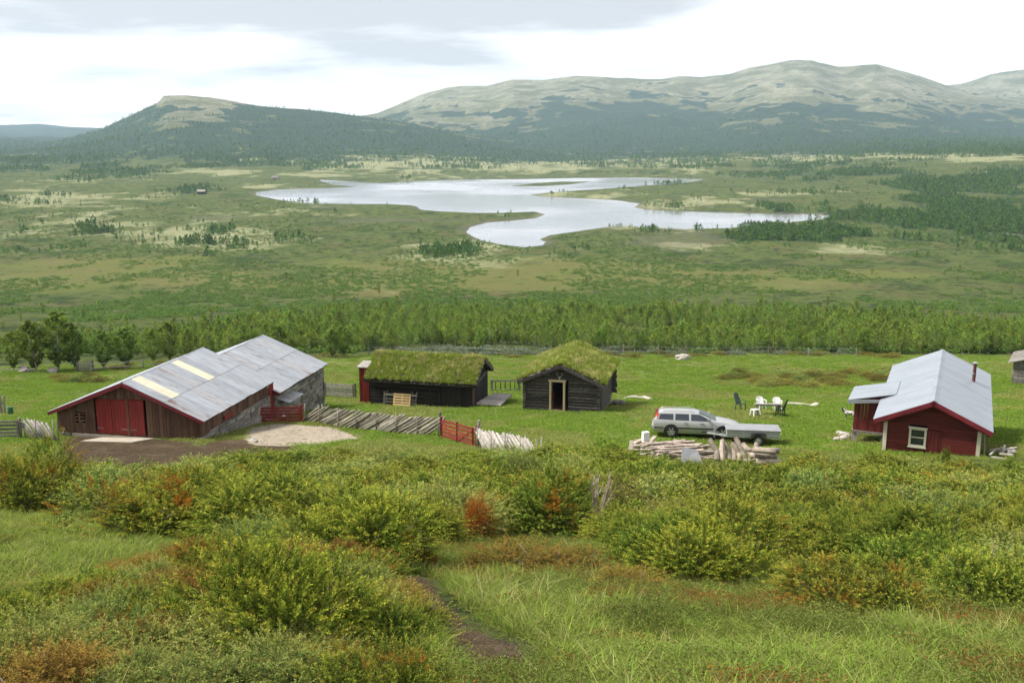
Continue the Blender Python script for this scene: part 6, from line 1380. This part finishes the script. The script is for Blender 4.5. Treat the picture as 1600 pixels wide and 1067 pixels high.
okm = (TZ > .6) & ((fo > .35) & (r.random(N) < np.interp(TY, [1400, 1900], [.55, .07]) * np.clip((fo - .3) * 1.6, 0, 1)) | ((fo > .22) & (r.random(N) < .03)) | (r.random(N) < .0012))
print('far trees', okm.sum())
sz = r.uniform(3.2, 6.2, okm.sum()) * np.interp(TY[okm], [470, 1500, 3300], [.85, 1.0, 1.2]) * np.where(fo[okm] > .5, 1, .62)
scatter('far_forest', np.stack([TX[okm], TY[okm], TZ[okm]], 1), np.stack([sz * 1.15, sz * 1.15, sz], 1), ft_var, label='dark forest spread over the valley and the lower mountain slopes', cat='forest')

# ------------------------------------------------------------------ grass and ground plants
G_STRAW = [(0.20, 0.18, 0.085), (0.15, 0.155, 0.055), (0.26, 0.225, 0.13)]
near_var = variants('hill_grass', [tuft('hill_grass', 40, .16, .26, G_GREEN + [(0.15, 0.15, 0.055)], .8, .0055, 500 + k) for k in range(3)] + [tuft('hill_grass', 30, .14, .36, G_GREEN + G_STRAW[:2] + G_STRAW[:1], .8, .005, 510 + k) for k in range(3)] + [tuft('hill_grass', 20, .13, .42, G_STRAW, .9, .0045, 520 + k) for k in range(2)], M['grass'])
shrub_var = variants('dwarf_shrub', [leafclump('dwarf_shrub', 260, .25, .19, .017, [(0.085, 0.105, 0.026), (0.11, 0.125, 0.034), (0.06, 0.080, 0.020), (0.09, 0.075, 0.03)], 540 + k) for k in range(3)] + [leafclump('dwarf_shrub', 200, .22, .16, .02, [(0.17, 0.06, 0.022), (0.13, 0.07, 0.026), (0.10, 0.10, 0.03)], 550 + k) for k in range(2)] + [leafclump('dwarf_shrub', 200, .22, .15, .02, [(0.13, 0.15, 0.05), (0.09, 0.12, 0.035)], 560)], M['grass'])
r = np.random.default_rng(99); N = 105000; TY = np.exp(r.uniform(math.log(3.5), math.log(46), N)); TX = r.uniform(-1, 1, N) * (.60 * TY + 4.5); TZ = terrain(TX, TY); tpx, tpy = to_px(TX, TY, TZ)
inp = (sdist(PATH, TX, TY) + .7 * fbm(TX / 2.2, TY / 2.2, 4, 51) < .26) | ((sdist(PATH2, TX, TY) < 0) & (r.random(N) < .6)) | (sdist(DIRT, TX, TY) < .1)
n1 = fbm(TX / 2.2, TY / 2.2, 3, 81); n2 = fbm(TX / .9, TY / .9, 3, 83); n3 = fbm(TX / 5, TY / 5, 2, 85)
thick = (tpy > np.interp(tpx, UPX, UPY)) & (tpy < np.interp(tpx, LOX, LOY) - 6)
pale = np.clip(.25 + (tpx - 850) / 900, 0, 1) * (tpy > 900) * .45 + .10; left_clear = (tpx < 340) & (tpy > 800) & (tpy < 930)
shrubby = (n1 + n2 * .5 + np.where((tpx > 640) & (tpx < 1050) & (tpy < 940), .14, 0) + np.where((tpx < 900) & (tpy > 930), .08, 0) - np.where(left_clear, .12, 0)) > .05
k = ~inp & ~(thick & (r.random(N) < .45))
gm = k & (~shrubby | (r.random(N) < .25)) & (r.random(N) < .62); kd = np.where(r.random(N) < np.clip(pale * (.55 + n3 * 1.8), .03, .75), np.where(r.random(N) < .22, r.integers(6, 8, N), r.integers(3, 6, N)), r.integers(0, 3, N)); kd = np.where(left_clear & (r.random(N) < .8), r.integers(0, 4, N), kd)
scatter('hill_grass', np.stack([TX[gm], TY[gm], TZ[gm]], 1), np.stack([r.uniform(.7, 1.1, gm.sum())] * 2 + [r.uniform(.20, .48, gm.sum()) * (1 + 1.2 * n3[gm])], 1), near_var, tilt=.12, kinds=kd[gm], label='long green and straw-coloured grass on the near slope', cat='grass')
sm = k & (shrubby | (r.random(N) < .22)) & (r.random(N) < .30); ks = np.where((n2 > .11) & (r.random(N) < .6), r.integers(3, 5, N), np.where(r.random(N) < .75, r.integers(0, 3, N), 5))
scatter('dwarf_shrub', np.stack([TX[sm], TY[sm], TZ[sm]], 1), r.uniform(.6, 1.25, sm.sum()), shrub_var, tilt=.12, kinds=ks[sm], label='low leafy heath plants, some turning rust red, between the grasses', cat='heath')
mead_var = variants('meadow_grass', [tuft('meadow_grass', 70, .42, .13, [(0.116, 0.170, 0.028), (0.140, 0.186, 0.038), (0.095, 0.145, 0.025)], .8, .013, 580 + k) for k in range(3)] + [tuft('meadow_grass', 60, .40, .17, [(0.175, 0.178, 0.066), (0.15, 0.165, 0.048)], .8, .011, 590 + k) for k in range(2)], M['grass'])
N = 36000; TY = np.exp(r.uniform(math.log(43), math.log(123), N)); TX = r.uniform(-.62, .62, N) * TY; TZ = terrain(TX, TY)
inp = (sdist(DIRT, TX, TY) < .3) | (sdist(SAND, TX, TY) < .2)
def inside(o, w_, l_, m_=.15):
    c, s = math.cos(o[3]), math.sin(o[3]); u = (TX - o[0]) * c - (TY - o[1]) * s; v = (TX - o[0]) * s + (TY - o[1]) * c; return (u > -m_) & (u < w_ + m_) & (v > -m_) & (v < l_ + m_)
inp |= inside((BX, BY, 0, BYAW), BW, 17) | inside((SX, SY, 0, SYAW), SL, SW) | inside((CX, CY, 0, CYAW), CW, CL) | inside((HX, HY, 0, HYAW), HW, HL)
lim = 121 - np.clip((-TX - 20) * .5, 0, 25); nn_ = fbm(TX / 7, TY / 7, 3, 87)
k = ~inp & (TY < lim) & (TY > 44.5) & (r.random(N) < .75 + nn_); kd = np.where(fbm(TX / 4.5, TY / 4.5, 3, 89) > .09, r.integers(3, 5, N), r.integers(0, 3, N))
scatter('meadow_grass', np.stack([TX[k], TY[k], TZ[k]], 1), np.stack([r.uniform(.8, 1.4, k.sum())] * 2 + [r.uniform(.4, 1.1, k.sum()) * np.where(TY[k] > 75, 1.2, .75)], 1), mead_var, kinds=kd[k], label='bright green meadow grass around the farm buildings', cat='grass')

# low scrub over the valley floor, too small and many to count
hs_var = variants('heath_scrub', [leafclump('heath_scrub', 60, .55, .6, .2, [(0.045, 0.085, 0.022), (0.065, 0.105, 0.028), (0.085, 0.12, 0.035)], 600 + k, .8) for k in range(4)], M['grass'])
N = 110000; TY = np.exp(r.uniform(math.log(124), math.log(900), N)); TX = r.uniform(-.6, .6, N) * TY; TZ = terrain(TX, TY)
na1 = fbm(TX / 14, TY / 26, 5, 91, .65); na2 = fbm(TX / 50, TY / 80, 3, 93); k = (TZ > .5) & (na1 + na2 * .9 > .045) & (r.random(N) < .55)
scatter('heath_scrub', np.stack([TX[k], TY[k], TZ[k]], 1), np.stack([r.uniform(.8, 2.0, k.sum())] * 2 + [r.uniform(.5, 1.4, k.sum())], 1), hs_var, label='low green scrub in patches over the bog and heath', cat='scrub')

# pebbles and clods on the dirt yard and the paths
def pebble(seed):
    q = np.random.default_rng(seed); v = norm(q.normal(size=(10, 3))) * np.array([1, .8, .55]); import bmesh
    bm = bmesh.new()
    for p in v: bm.verts.new(p)
    bmesh.ops.convex_hull(bm, input=bm.verts); me = bpy.data.meshes.new('pebble'); bm.to_mesh(me); bm.free(); return me
peb_var = variants('pebble', [pebble(700 + k) for k in range(4)], mat('clod', (0.12, 0.09, 0.062), (0.06, 0.045, 0.03), 6, rnd=0.5))
pts = []
for PP, n_ in ((DIRT, 500), (PATH, 160), (PATH2, 160), (SAND, 120)):
    a = np.column_stack([r.uniform(PP[:, 0].min(), PP[:, 0].max(), n_ * 3), r.uniform(PP[:, 1].min(), PP[:, 1].max(), n_ * 3)]); a = a[sdist(PP, a[:, 0], a[:, 1]) < .1][:n_]; pts.append(a)
nd = len(pts[0]) + len(pts[3]); pts = np.concatenate([pts[0], pts[3], pts[1], pts[2]]); szp = np.where(np.arange(len(pts)) < nd, r.uniform(.015, .05, len(pts)), r.uniform(.006, .018, len(pts)))
scatter('pebbles', np.column_stack([pts, terrain(pts[:, 0], pts[:, 1]) + .005]), szp, peb_var, tilt=.3, label='loose stones and clods on the bare earth of yard and path', cat='gravel')
